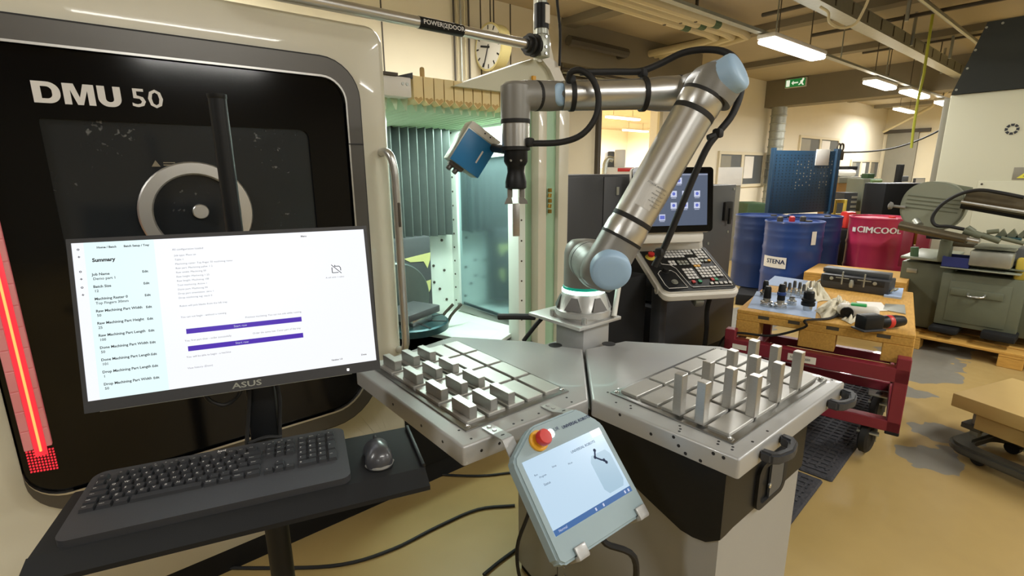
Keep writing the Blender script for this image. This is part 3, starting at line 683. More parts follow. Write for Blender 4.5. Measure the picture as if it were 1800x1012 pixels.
for pts in ([(-.085, -.165, -.03), (-.075, -.19, -.04), (-.05, -.205, -.05), (-.025, -.19, -.05), (-.015, -.165, -.06)], [(.0, -.17, -.06), (-.012, -.25, -.065), (-.02, -.31, -.07), (-.02, -.36, -.09)], [(.05, -.165, -.06), (.055, -.21, -.06), (.05, -.26, -.07), (.045, -.33, -.08)], [(-.015, -.30, -.065), (.02, -.292, -.06), (.05, -.30, -.07)]):
    mc.tube([MM @ V(p) for p in pts], .0045, 8, 4)
mc.build('monitor_cables', 'black_rubber', st)
# ---------------------------------------------------------------- monitor
mo = thing('monitor', 'wide black desktop monitor with a bright white software page, before the machine door', 'monitor', (.199, 1.16, 1.10), math.atan2(xa.y, xa.x))
sw, sh = .531, .299
MB().box((-sw/2 - .006, -sh/2 - .021, -.05), (sw/2 + .006, sh/2 + .007, -.006), .008, MM).build('back_shell', 'black_plastic', mo)
bz = MB()
def MMp(l, M=MM): return [M @ V(p) for p in l]
nz_ = MM.to_3x3() @ V((0, 0, 1))
bz.ringprism(MMp([(-sw/2 - .007, -sh/2 - .022, -.008), (sw/2 + .007, -sh/2 - .022, -.008), (sw/2 + .007, sh/2 + .008, -.008), (-sw/2 - .007, sh/2 + .008, -.008)]), MMp([(-sw/2, -sh/2, -.008), (sw/2, -sh/2, -.008), (sw/2, sh/2, -.008), (-sw/2, sh/2, -.008)]), nz_ * .010)
bzo = bz.build('bezel', 'board_black', mo)
g = MB(); put_text(g, 'ASUS', .016, MM, -.026, -sh/2 - .0115, bold=.0003, sx=1.5)
bmesh.ops.translate(g.bm, vec=nz_ * .0023, verts=g.bm.verts[:]); g.build('logo', 'zinc', bzo)
MB().box((sw/2 - .065, -sh/2 - .014, .0022), (sw/2 - .061, -sh/2 - .010, .003), 0, MM).build('power_light', 'glow_white', bzo)
MB().box((-.25, -sh/2 - .0235, -.006), (.21, -sh/2 - .022, -.002), 0, MM).build('chin_edge', 'zinc', bzo)
sco = MB().box((-sw/2, -sh/2, -.006), (sw/2, sh/2, 0), 0, MM).build('screen', 'glow_screen', mo)
def XY(u, v): return (-sw/2 + u * sw, sh/2 - v * sh)      # u right, v down, 0..1
pn = MB()
def rect(mb, u0, v0, u1, v1, z, M=MM, f=XY):
    a = f(u0, v0); b = f(u1, v1)
    mb.prism([M @ V(p) for p in ((a[0], b[1], z), (b[0], b[1], z), (b[0], a[1], z), (a[0], a[1], z))], (M.to_3x3() @ V((0, 0, 1))) * .0002)
rect(pn, .035, .0, .245, 1, .0002); pn.build('side_pane', 'glow_pane', sco)
ink = MB(); pale = MB()
def tx(mb, s, u, v, h, **k):
    k.setdefault('bold', .00018); x, y = XY(u, v); put_text(mb, s, h, MM @ MX.Translation((0, 0, .0007)), x, y, **k)
tx(ink, 'Home / Batch', .072, .035, .0055); tx(ink, 'Batch Setup / Tray', .152, .035, .0055)
tx(ink, 'Summary', .055, .115, .0095, bold=.0004)
for k, (t, n_) in enumerate((('Job Name', 'Demo part 1'), ('Batch Size', '12'), ('Machining Raster 0', 'Top Fingers 30mm'), ('Raw Machining Part Width', '50'), ('Raw Machining Part Height', '25'), ('Raw Machining Part Length', '100'), ('Done Machining Part Width', '50'), ('Done Machining Part Length', '101'), ('Drop Machining Part Length', '1'), ('Drop Machining Part Width', '50'))):
    v = .205 + k * .078
    tx(ink, t, .05, v, .0068); tx(ink, n_, .052, v + .028, .0068, bold=.0001); tx(ink, 'Edit', .20, v + .002, .0062)
for k in range(6): tx(ink, '+' if k % 2 else 'o', .014, (.04, .09, .18, .23, .28, .33)[k], .008)
tx(pale, 'All configuration loaded', .30, .075, .0056, bold=0)
for k, s in enumerate(('Job type: Place on', 'Table 1', 'Machining raster: Top finger 30 machining raster', 'Raw part: Machining pallet: 1 2', 'Raw width: Machining 50', 'Raw height: Machining 1 25', 'Raw length: Machining 100', 'Tool machining: Active 1', 'Done part: Machining 50', 'Drop part orientation: zero 1', 'Drop machining tag: stack 0')):
    tx(pale, s, .305, .115 + k * .0285, .0052, bold=0)
tx(pale, 'Robot will pick blanks from the left tray', .305, .455, .0052, bold=0); tx(pale, 'You can not begin - without a running', .305, .53, .0052, bold=0)
tx(pale, 'Previous machining: You can not edit while running', .52, .575, .0052, bold=0)
tx(pale, 'You: first part then - order successfully', .31, .69, .0052, bold=0); tx(pale, 'Order the same raw: Cover part of the tray', .54, .692, .0052, bold=0); tx(pale, 'You: will be able to begin - a machine', .31, .80, .0052, bold=0); tx(pale, 'View history: (Done)', .31, .875, .0052, bold=0)
tx(pale, 'Menu', .75, .03, .0052); tx(pale, 'A cell with 1 robot', .83, .345, .005, bold=0); tx(pale, 'Done', .94, .945, .005); tx(pale, 'Version 1.0', .82, .955, .005)
ic = MB(); icx, icy = XY(.875, .285)
def seg(a, b, r=.0009): ic.tube([MM @ V((icx + a[0], icy + a[1], .0006)), MM @ V((icx + b[0], icy + b[1], .0006))], r, 4, 1)
for a, b in (((-.010, .010), (.010, -.010)), ((-.009, .004), (-.009, -.008)), ((-.009, -.008), (.004, -.008)), ((-.004, .006), (.006, .006)), ((.006, .006), (.009, .002)), ((.009, .002), (.009, -.004)), ((-.003, .009), (-.002, .006))): seg(a, b)
ic.build('status_icon', 'screen_ink', sco)
stuff(ink.build('screen_text', 'screen_ink', sco)); stuff(pale.build('screen_text', 'screen_ink_pale', sco))
for v, lab in ((.628, 'Start raw'), (.745, 'Start raw')):
    b = MB(); rect(b, .318, v - .017, .722, v + .017, .0003); b.build('screen_button', 'glow_purple', sco)
    t = MB(); x, y = XY(.50, v); put_text(t, lab, .0065, MM @ MX.Translation((0, 0, .0007)), x, y, align='CENTER'); t.build('button_text', 'glow_icon', sco)
# ---------------------------------------------------------------- keyboard
kc = V((.115, 1.028, TZ - .004)); MKb = frame(kc, xa, (ya.x, ya.y, .035))
kb = thing('keyboard', 'black full-size keyboard with palm rest lying on the stand tray', 'keyboard', kc, math.atan2(xa.y, xa.x))
bb = MB(); O = rrect(-.2285, -.105, .2285, .093, (.02, .018, .022, .022), 6)
bb.prism([MKb @ V((x, y, .003)) for x, y in O], (MKb.to_3x3() @ V((0, 0, 1))) * .014)
bb.build('body', 'board_black', kb, 40)
KW = .0192
rows = [('esc', 1, .5, 'F1', 1), ]
keyproto = {}
legs = MB()
def key(x, y, w, h, s, th=.0065):
    """key cap centred on x, y"""
    k = (round(w, 4), round(h, 4))
    Mk = MKb @ MX.Translation((x, y, .0165))
    if k not in keyproto:
        m = MB(); hw, hh = w/2 - .0011, h/2 - .0011; t = .0018
        m.bm.verts.ensure_lookup_table()
        lo = [m.bm.verts.new((sx*hw, sy*hh, 0)) for sx, sy in ((-1,-1),(1,-1),(1,1),(-1,1))]
        hi = [m.bm.verts.new((sx*(hw-t), sy*(hh-t), th)) for sx, sy in ((-1,-1),(1,-1),(1,1),(-1,1))]
        for i in range(4): m.bm.faces.new((lo[i], lo[(i+1)%4], hi[(i+1)%4], hi[i]))
        m.bm.faces.new(hi)
        me = bpy.data.meshes.new('key'); bmesh.ops.recalc_face_normals(m.bm, faces=m.bm.faces[:]); m.bm.to_mesh(me); m.bm.free(); me.materials.append(MATS['key_black'])
        keyproto[k] = me
    o = bpy.data.objects.new('key', keyproto[k]); COL.objects.link(o); o.parent = kb
    o.matrix_local = WM[kb.name].inverted() @ Mk; WM[o.name] = WM[kb.name]
    if s: put_text(legs, s, .0072 if len(s) == 1 else .0042, Mk @ MX.Translation((0, 0, th + .0003)), -w/2 + .0045, .001)
x0 = -.2165; yt = .066; kh = .0182
def row(y, items, x=x0):
    for it in items:
        s, wd = (it, 1) if isinstance(it, str) else it
        if s is not None: key(x + wd * KW / 2 * .985, y, wd * KW * .985, kh, s)
        x += wd * KW * .985
row(yt, ['esc', (None, .6), 'F1', 'F2', 'F3', 'F4', (None, .4), 'F5', 'F6', 'F7', 'F8', (None, .4), 'F9', 'F10', 'F11', 'F12'])
row(yt - .0205, ['|', '1', '2', '3', '4', '5', '6', '7', '8', '9', '0', '+', '\\', ('back', 2)])
row(yt - .039, [('tab', 1.5), 'Q', 'W', 'E', 'R', 'T', 'Y', 'U', 'I', 'O', 'P', 'A', '^', ('enter', 1.5)])
row(yt - .0575, [('caps', 1.75), 'A', 'S', 'D', 'F', 'G', 'H', 'J', 'K', 'L', 'O', 'E', "'", ('enter', 1.25)])
row(yt - .076, [('shift', 1.25), '<', 'Z', 'X', 'C', 'V', 'B', 'N', 'M', ',', '.', '-', ('shift', 2.75)])
row(yt - .0945, [('ctrl', 1.3), ('start', 1.3), ('alt', 1.3), ('', 6.0), ('alt gr', 1.3), ('fn', 1.2), ('menu', 1.2), ('ctrl', 1.4)])
xn = x0 + 15.25 * KW * .985
for r, its in ((0, ['prt', 'scr', 'brk']), (1, ['ins', 'hm', 'pu']), (2, ['del', 'end', 'pd']), (4, [None, '^', None]), (5, ['<', 'v', '>'])): row(yt - (.0205 if r else 0) - max(0, r - 1) * .0185, [i if i else (None, 1) for i in its], xn)
xp = x0 + 18.5 * KW * .985
for r, its in ((0, ['calc', 'mute', '-', '+']), (1, ['num', '/', '*', '-']), (2, ['7', '8', '9']), (3, ['4', '5', '6']), (4, ['1', '2', '3']), (5, [('0', 2), ','])): row(yt - (.0205 if r else 0) - max(0, r - 1) * .0185, its, xp)
for r in (2.5, 4.5): key(xp + 3.5 * KW * .985, yt - .0205 - (r - 1) * .0185, KW * .985, kh * 2, '+' if r < 3 else 'ent')
put_text(legs, 'logi', .011, MKb @ MX.Translation((0, 0, .0176)), -.02, .085, bold=.0004)
for u in (-.13, -.112, -.094, .065, .083, .10): put_text(legs, 'o', .006, MKb @ MX.Translation((0, 0, .0176)), u, .083)
stuff(legs.build('key_legends', 'text_white', kb))
# ---------------------------------------------------------------- mouse
pm_ = uz(664, 800, TZ + .005)
mz = TZ - .004
ms = thing('computer_mouse', 'dark grey wireless mouse on the right end of the stand tray', 'mouse', (pm_.x, pm_.y, mz), math.atan2(xa.y, xa.x))
MMs = frame((pm_.x, pm_.y, mz), xa, (ya.x, ya.y, 0))
mb = MB(); NU, NV = 20, 28
def mprof(t):      # half width along the length, t -1 (palm) .. 1 (buttons)
    return .0285 * (1 - .17 * math.exp(-((t - .15) / .35) ** 2)) * (1 - abs(t) ** 5) ** .5
grid = []
for i in range(NU + 1):
    t = -1 + 2 * i / NU; t = max(-.999, min(.999, t))
    wv = mprof(t); hv = (.036 - .010 * max(0, t) - .006 * t * t) * (1 - abs(t) ** 4) ** .5 + .003
    grid.append([mb.bm.verts.new(MMs @ V((math.cos(a) * wv * (1 if math.sin(a) > 0 else .96), t * .049, .004 + max(0, math.sin(a)) ** .8 * hv if math.sin(a) > 0 else .002))) for a in [2 * PI * k / NV for k in range(NV)]])
for A, B in zip(grid[:-1], grid[1:]):
    for k in range(NV): mb.bm.faces.new((A[k], A[(k+1) % NV], B[(k+1) % NV], B[k]))
mb.bm.faces.new(grid[0]); mb.bm.faces.new(grid[-1])
mb.build('shell', 'mouse_grey', ms, 60)
MB().cbox((0, .030, .031), (.007, .016, .014), .003, MMs).build('scroll_wheel', 'black_rubber', ms)
rim = MB(); rim.tube([MMs @ V((math.cos(a) * .028, -.012 + math.sin(a) * .036, .006)) for a in [PI * (1.12 + .76 * k / 10) for k in range(11)]], .0035, 8, 2); rim.build('pale_rim', 'robot_grey', ms)
lg = MB(); put_text(lg, 'logi', .009, MMs @ MX.Translation((0, 0, .0405)), -.009, -.006, bold=.0003); lg.build('logo', 'text_white', ms)
# ---------------------------------------------------------------- robot table
TT = .90
rtb = thing('robot_table', 'grey steel L-shaped robot table on a silver and black cabinet', 'table', (1.25, 1.0, 0))
def top(name, poly):
    m = MB(); m.prism([(x, y, TT) for x, y in poly], (0, 0, -.052))
    bmesh.ops.recalc_face_normals(m.bm, faces=m.bm.faces[:])
    bmesh.ops.bevel(m.bm, geom=[e for e in m.bm.edges if max(v.co.z for v in e.verts) > TT - .001], offset=.007, segments=3, affect='EDGES', profile=.5)
    return m.build(name, 'silver_paint', rtb)
tl_ = top('tabletop', [(.602, .925), (1.030, .905), (1.336, 1.211), (1.27, 1.33), (1.25, 1.40), (1.045, 1.655), (.98, 1.648), (.602, 1.575)])
tr_ = top('tabletop', [(1.038, .899), (1.060, .468), (1.735, .468), (1.752, .890), (1.53, 1.165), (1.40, 1.19), (1.343, 1.204)])
hb = MB()
for x, y in [(.64, .945), (.77, .935), (.80, .935), (.86, .935), (.98, .925), (.64, 1.0), (.99, .955)]: hb.cyl((x, y, TT - .002), (x, y, TT + .0006), .0035, seg=10)
for x in (.655, .71, .80, .845, .945): 
    y = .925 - (x - .602) * .0467; hb.cyl((x, y + .002, TT - .028), (x, y - .0006, TT - .028), .0042, seg=10)
for y in (1.02, 1.13, 1.30): hb.cyl((.604, y, TT - .027), (.6014, y, TT - .027), .0042, seg=10)
stuff(hb.build('hole', 'text_black', tl_))
hb = MB()
for x, y in [(1.075, .84), (1.09, .80), (1.078, .79), (1.094, .645), (1.081, .635), (1.068, .63), (1.098, .54), (1.085, .535), (1.10, .505), (1.087, .50), (1.16, .486), (1.24, .486), (1.11, .90), (1.72, .50), (1.72, .87)]: hb.cyl((x, y, TT - .002), (x, y, TT + .0006), .0035, seg=10)
for y, z in ((.80, -.012), (.635, -.012), (.53, -.012), (.505, -.012), (.70, -.03), (.62, -.03), (.60, -.043), (.56, -.045)):
    x = 1.06 - (y - .468) * .051; hb.cyl((x + .003, y, TT + z), (x - .0006, y, TT + z), .0045, seg=10)
stuff(hb.build('hole', 'text_black', tr_))
# cabinet: silver lower panels, black upper band with rounded lower corner
cab = [(1.064, .50), (1.535, .50), (1.56, 1.10), (1.53, 1.44), (1.36, 1.44), (1.10, 1.31), (1.064, 1.055)]
cb = MB(); cb.prism([(x, y, .03) for x, y in cab], (0, 0, .82)); cbo = cb.build('cabinet', 'cabinet_silver', rtb)
MB().prism([(x * .97 + .04, y * .97 + .03, 0) for x, y in cab], (0, 0, .04)).build('plinth', 'black_matte', cbo)
bp_ = MB()
bp_.prism([(1.058, .494, TT - .054), (1.058, 1.06, TT - .054), (1.058, 1.06, .80), (1.058, .90, .735)] + [(1.058, .90 - .03 * k - .0, .735 - .0105 * k) for k in range(1, 8)] + [(1.058, .60, .632), (1.058, .565, .632), (1.058, .53, .64), (1.058, .494, .668)], (.008, 0, 0))
bp_.prism([(1.0655, .494, TT - .054), (1.541, .494, TT - .054), (1.541, .494, .672), (1.12, .494, .672), (1.085, .494, .668), (1.0655, .494, .668)], (0, .008, 0))
bpo = bp_.build('black_band', 'black_plastic', cbo)
MB().disc((1.058, .80, .685), (-1, 0, 0), .006, .003, 12).build('screw', 'bolt_zinc', cbo)
# recessed grip with rounded black frame on the end face
gf = MB(); O = rrect(1.225, .665, 1.40, .80, .03, 5); I = rrect(1.245, .68, 1.38, .785, .02, 5)
gf.ringprism([(x, .485, z) for x, z in O], [(x, .485, z) for x, z in I], (0, .012, 0)); gf.build('grip_recess', 'black_rubber', cbo)
MB().box((1.30, .486, .68), (1.385, .492, .785)).build('grip_inset', 'dark_grey_panel', cbo)
MB().disc((1.29, .486, .722), (0, -1, 0), .007, .005, 12).build('grip_lock', 'bolt_zinc', cbo)
# chamfered end panel with latch
ep = MB()
for y, z in ((1.12, .45), (1.20, .50), (1.13, .30), (1.10, .36), (1.17, .28), (1.09, .30)):
    x = 1.064 + (y - 1.055) * .232; ep.disc((x, y, z), (-1, .23, 0), .004, .003, 8)
for z in (.16, .19, .22, .25): ep.disc((1.064, 1.02, z), (-1, 0, 0), .004, .003, 8)
stuff(ep.build('panel_screws', 'bolt_zinc', cbo))
lt_ = MB(); lt_.cbox((1.085, 1.155, .365), (.025, .05, .04), .008); lt_.tube([(1.075, 1.15, .365), (1.068, 1.12, .355), (1.066, 1.105, .31), (1.068, 1.09, .285)], .009, 8, 4); lt_.build('latch', 'black_rubber', cbo)
MB().box((1.0635, 1.054, .03), (1.0655, 1.057, .86)).build('panel_joint', 'text_black', cbo)
# bow handles on the right edge
for x in (1.225, 1.655):
    h = MB(); z = TT - .028; y = .468; w_ = .066
    h.prism([V((x, y, z)) + V(p) for p in ((-w_, 0, -.014), (-w_, -.03, -.014), (-w_ * .72, -.046, -.014), (0, -.056, -.014), (w_ * .72, -.046, -.014), (w_, -.03, -.014), (w_, 0, -.014), (w_ * .68, 0, -.014), (w_ * .60, -.026, -.014), (0, -.038, -.014), (-w_ * .60, -.026, -.014), (-w_ * .68, 0, -.014))], (0, 0, .028))
    bmesh.ops.recalc_face_normals(h.bm, faces=h.bm.faces[:]); bmesh.ops.bevel(h.bm, geom=h.bm.edges[:], offset=.005, segments=2, affect='EDGES')
    h.build('handle', 'anthracite', rtb)
# post under the robot and cable holes
MB().box((1.352, 1.222, TT - .25), (1.50, 1.37, TT + .078), .004).build('robot_post', 'silver_paint', rtb)
for (x, y) in ((1.285, 1.305), (1.452, 1.182)):
    MB().disc((x, y, TT - .0005), (0, 0, 1), .026, .0015, 24).build('cable_hole', 'text_black', rtb)
# hanging cables under the table
# ---------------------------------------------------------------- workpiece trays
def make_tray(label, x0, y0, x1, y1, nx, ny, mx, my, gx, gy, z):
    t = thing('workpiece_tray', label, 'tray', ((x0 + x1) / 2, (y0 + y1) / 2, TT))
    MB().box((x0, y0, TT), (x1, y1, TT + .005), .002).build('base_plate', 'aluminium', t)
    px = (x1 - x0 - 2 * mx - (nx - 1) * gx) / nx; py = (y1 - y0 - 2 * my - (ny - 1) * gy) / ny
    proto = None
    for i in range(nx):
        for j in range(ny):
            cx = x0 + mx + px / 2 + i * (px + gx); cy = y0 + my + py / 2 + j * (py + gy)
            if proto is None:
                o = MB().box((cx - px/2, cy - py/2, TT + .004), (cx + px/2, cy + py/2, z), .0015, seg=1).build('pad', 'pad_aluminium', t); proto = o; c0 = V((cx, cy, 0))
            else:
                o = proto.copy(); COL.objects.link(o); o.location = V((cx, cy, 0)) - c0; WM[o.name] = WM[t.name]
    b = MB()
    for x, y in ((x0 + .014, y0 + .014), (x1 - .014, y0 + .014), (x0 + .014, y1 - .014), (x1 - .014, y1 - .014)): b.lathe([(.0075, 0), (.0075, .003), (.005, .004), (.0035, .002), (0, .002)], (x, y, TT + .005), (0, 0, 1), 14)
    stuff(b.build('corner_screw', 'bolt_zinc', t))
    return t
ZP = TT + .014
make_tray('flat aluminium tray with raised pads on the left table wing, under the lying bars', .648, .978, 1.024, 1.585, 5, 4, .018, .022, .011, .013, ZP)
make_tray('flat aluminium tray with raised pads on the right table wing, under the standing bars', 1.108, .508, 1.704, .890, 4, 5, .022, .022, .013, .011, ZP)
ordn = ['nearest', 'second', 'third', 'farthest']; lane = ['outer lane', 'middle lane', 'inner lane']
proto = None
for i, x in enumerate((.6925, .7615, .824)):
    for j, y in enumerate((1.052, 1.194, 1.336, 1.480)):
        lab = 'short aluminium bar lying on the left tray, %s of the %s' % (ordn[j], lane[i])
        if proto is None:
            o = MB().box((x - .0125, y - .044, ZP), (x + .0125, y + .044, ZP + .033), .0015, seg=1).build('aluminium_bar', 'raw_aluminium'); tag(o, lab, 'workpiece', 'aluminium bars lying on the left tray'); proto = o
        else:
            o = proto.copy(); COL.objects.link(o); o.location = (x, y, ZP); o['label'] = lab; WM[o.name] = MX.Translation(o.location)
proto = None; rowl = ['front row', 'middle row', 'rear row']; coln = ['first from left', 'second from left', 'third from left', 'last, at right']
for j, y in enumerate((.540, .606, .672)):
    for i, x in enumerate((1.128, 1.266, 1.402, 1.538)):
        if i == 0 and j == 0: continue
        lab = 'tall aluminium bar standing on the right tray, %s, %s' % (rowl[j], coln[i])
        if proto is None:
            o = MB().box((x - .0125, y - .0125, ZP), (x + .0125, y + .0125, ZP + .115), .0012, seg=1).build('aluminium_bar', 'raw_aluminium'); tag(o, lab, 'workpiece', 'aluminium bars standing on the right tray'); proto = o
        else:
            o = proto.copy(); COL.objects.link(o); o.location = (x, y, ZP); o['label'] = lab; WM[o.name] = MX.Translation(o.location)
# ---------------------------------------------------------------- teach pendant
PC = V((.783, .713, .847)); PM = frame(PC, (math.cos(-.022), math.sin(-.022), 0), V((.022 * math.cos(.818), math.cos(.818), math.sin(.818))))
pd = thing('teach_pendant', 'grey robot teach pendant with red emergency button hanging on the table front', 'control tablet', PC - V((0, 0, .1)))
n3 = PM.to_3x3() @ V((0, 0, 1))
pb = MB(); psw, psh = .255, .166
O = [(-.147, -.128), (-.135, -.140), (.135, -.140), (.147, -.128), (.147, .085), (.140, .10), (.098, .144), (.085, .150), (-.055, .150), (-.07, .145), (-.140, .100), (-.147, .085)]
pb.prism([PM @ V((x, y, -.034)) for x, y in O], n3 * .038)
bmesh.ops.recalc_face_normals(pb.bm, faces=pb.bm.faces[:]); bmesh.ops.bevel(pb.bm, geom=pb.bm.edges[:], offset=.006, segments=3, affect='EDGES')
pbo = pb.build('body', 'pendant_grey', pd)
scr = MB().box((-psw/2, -psh/2, .002), (psw/2, psh/2, .0048), 0, PM).build('screen', 'glow_tablet', pd)
def PXY(u, v): return (-psw/2 + u * psw, psh/2 - v * psh)
q = MB(); rect(q, 0, .925, 1, 1, .0049, PM, PXY); q.build('footer_bar', 'glow_tablet_blue', scr)
q = MB(); q.prism([PM @ V((*PXY(u, v), .005)) for u, v in ((.70, .40), (.74, .32), (.93, .32), (.97, .40), (.97, .80), (.93, .88), (.74, .88), (.70, .80))], n3 * .0002); q.build('view_panel', 'glow_tablet_dim', scr)
q = MB(); rect(q, .86, .0, 1, .10, .005, PM, PXY); q.build('bright_tile', 'glow_screen', scr)
q = MB()
q.tube([PM @ V((*PXY(u, v), .0055)) for u, v in ((.81, .27), (.775, .36), (.83, .43), (.86, .45), (.875, .49))], .0022, 6, 1)
for u, v in ((.81, .27), (.775, .36), (.86, .45), (.875, .49)): q.disc(PM @ V((*PXY(u, v), .005)), n3, .0042, .0006, 10)
for s, u, v, h in (('UNIVERSAL ROBOTS', .54, .155, .009), ('Run', .06, .22, .006), ('Program', .10, .27, .006), ('Setup', .27, .22, .006), ('Move', .45, .28, .006), ('Status', .11, .38, .008)):
    put_text(q, s, h, PM @ MX.Translation((0, 0, .0054)), *PXY(u, v))
stuff(q.build('screen_text', 'text_blue', scr))
q = MB()
for u in (.50, .60, .90, .95): rect(q, u, .945, u + .018, .985, .0052, PM, PXY)
put_text(q, 'Normal', .008, PM @ MX.Translation((0, 0, .0054)), *PXY(.05, .962)); stuff(q.build('footer_icons', 'glow_icon', scr))
q = MB(); put_text(q, 'UNIVERSAL ROBOTS', .0105, PM @ MX.Translation((0, 0, .0046)), .02, .118, bold=.0003)
put_text(q, 'UR', .013, PM @ MX.Translation((0, 0, .0046)), -.006, .121); stuff(q.build('maker_text', 'text_blue', pbo))
MB().disc(PM @ V((-.018, .117, .004)), n3, .010, .0012, 20).build('power_button', 'glow_white', pbo)
es = MB().disc(PM @ V((-.062, .112, .004)), n3, .0245, .010, 28, .3).build('emergency_ring', 'orange_yellow', pd)
MB().lathe([(.011, 0), (.011, .012), (.0185, .014), (.019, .026), (.016, .031), (0, .032)], PM @ V((-.062, .112, .012)), n3, 28).build('emergency_button', 'red_plastic', pd)
for x in (-.085, .12):
    cl = MB(); cl.cbox((x, -.142, -.012), (.032, .012, .046), .003, PM); cl.cbox((x, -.132, .009), (.032, .026, .006), .002, PM); cl.build('hook', 'silver_paint', pd)
for x, px_ in ((.705, -.11), (.905, .10)):
    y0 = .922 if x < .8 else .912; br = MB()
    a = V((x, y0 + .045, TT + .001)); b = V((x, y0 - .004, TT + .0025)); c = PM @ V((px_, .150, -.038)); d = PM @ V((px_, -.14, -.04))
    wv = V((.0165, 0, 0)); th = V((0, 0, .0035))
    for p, r in ((a, b), (b, c), (c, d)):
        nrm = (r - p).cross(wv).normalized() * .0035
        if nrm.z < 0: nrm = -nrm
        br.prism([p - wv, r - wv, r + wv, p + wv], nrm)
    for dy in (.012, .034): br.disc((x, y0 + dy, TT + .003), (0, 0, 1), .0062, .005, 12)
    br.build('bracket', 'silver_paint', pd)
    q = b.lerp(c, .55); br = MB(); br.disc(q, (c - b).cross(V((1, 0, 0))) * (1 if (c - b).cross(V((1, 0, 0))).z > 0 else -1), .005, .0045, 10); br.build('bracket_hole', 'text_black', pd)
pipe('pendant_cable', 'black cable falling from the teach pendant down the cabinet front', [PM @ V((.02, -.12, -.036)), PM @ V((.025, -.155, -.05)), (.86, .60, .66), (.90, .62, .5), (.91, .63, .3), (.93, .66, .02)], .008, 'black_rubber', 8, 5, cat='cable')
pipe('table_cable', 'black cable hanging in a big loop below the left table wing', [(1.0, 1.02, .84), (.96, 1.02, .7), (.93, 1.05, .5), (.90, 1.08, .35), (.93, 1.09, .18), (1.0, 1.09, .11), (1.07, 1.06, .16), (1.09, 1.05, .25)], .006, 'black_rubber', 8, 5, cat='cable')
pipe('table_cable', 'thick black cable curving under the left table wing into the cabinet', [(1.0, 1.08, .83), (.985, 1.09, .7), (1.0, 1.11, .58), (1.04, 1.12, .50), (1.10, 1.12, .46)], .012, 'black_rubber', 8, 5, cat='cable')
fc = [uz(x, y, .008) for x, y in ((0, 968), (40, 985), (130, 997), (280, 996), (480, 998), (600, 992), (690, 965), (770, 925), (840, 895), (905, 888))]
pipe('floor_cable', 'long black cable lying on the floor from the machine to the robot cabinet', fc, .007, 'black_rubber', 8, 5, cat='cable')
fc = [uz(x, y, .008) for x, y in ((850, 1010), (880, 985), (915, 960))]
pipe('floor_cable', 'short black cable end on the floor in front of the cabinet latch', fc, .007, 'black_rubber', 8, 4, cat='cable')
pipe('floor_cable', 'thin black cable crossing the floor below the left table wing', [uz(x, y, .008) for x, y in ((690, 820), (760, 832), (840, 836), (900, 830))], .006, 'black_rubber', 8, 4, cat='cable')
# ---------------------------------------------------------------- robot arm
BX, BY = 1.425, 1.295
ra = thing('industrial_robot', 'grey and aluminium six-axis robot arm with pale blue joint caps on the table corner', 'robot', (BX, BY, TT + .078))
a57 = math.radians(57); J = V((-math.cos(a57), -math.sin(a57), 0)); Hh_ = V((math.cos(a57 - PI/2), math.sin(a57 - PI/2), 0))
def on_plane(x, y, off):
    P0 = V((BX, BY, 0)) + J * off; d = ray(x, y); return ORG + d * ((P0 - ORG).dot(J) / d.dot(J))
Z0 = TT + .078
pt = MB(); pt.box((BX - .125, BY - .10, Z0), (BX + .115, BY + .185, Z0 + .014), .003); pt.box((BX - .085, BY - .085, Z0 + .012), (BX + .10, BY + .105, Z0 + .032), .006)
pt.build('mounting_plate', 'cast_aluminium', ra)
sb = MB()
for sx in (-1, 1):
    for sy in (-1, 1): MB().cyl((BX + sx * .085, BY + sy * .085, Z0 + .014), (BX + sx * .085, BY + sy * .085, Z0 + .038), .010, seg=12).build('mounting_bolt', 'bolt_zinc', ra)

fl = MB(); fl.lathe([(.108, .03), (.108, .05), (.102, .055), (.088, .10), (.082, .118), (.080, .122)], (BX, BY, Z0), (0, 0, 1), 40)
flo = fl.build('foot', 'cast_aluminium', ra)
for k in range(6):
    a = k * PI / 3 + .35
    m = MB()
    for q in range(1):
        c, s_ = math.cos(a), math.sin(a); t_ = V((-s_, c, 0)); r_ = V((c, s_, 0))
        pts = [V((BX, BY, Z0)) + r_ * .1065 + t_ * -.034 + V((0, 0, .058)), V((BX, BY, Z0)) + r_ * .1065 + t_ * .034 + V((0, 0, .058)), V((BX, BY, Z0)) + r_ * .0895 + t_ * .012 + V((0, 0, .105)), V((BX, BY, Z0)) + r_ * .0895 + t_ * -.012 + V((0, 0, .105))]
        m.prism(pts, r_ * -.012)
    m.build('foot_pocket', 'trim_grey', flo)
MB().lathe([(.078, .115), (.084, .118), (.084, .128), (.081, .131), (.079, .131)], (BX, BY, Z0), (0, 0, 1), 40).build('light_ring', 'glow_cyan', ra)
MB().lathe([(.079, .129), (.081, .130), (.080, .140), (.077, .142)], (BX, BY, Z0), (0, 0, 1), 40).build('ring_glow', mat('ring_green', '0d6a50', .4, emit=(.0, .25, .17), es=.8, var=0), ra)
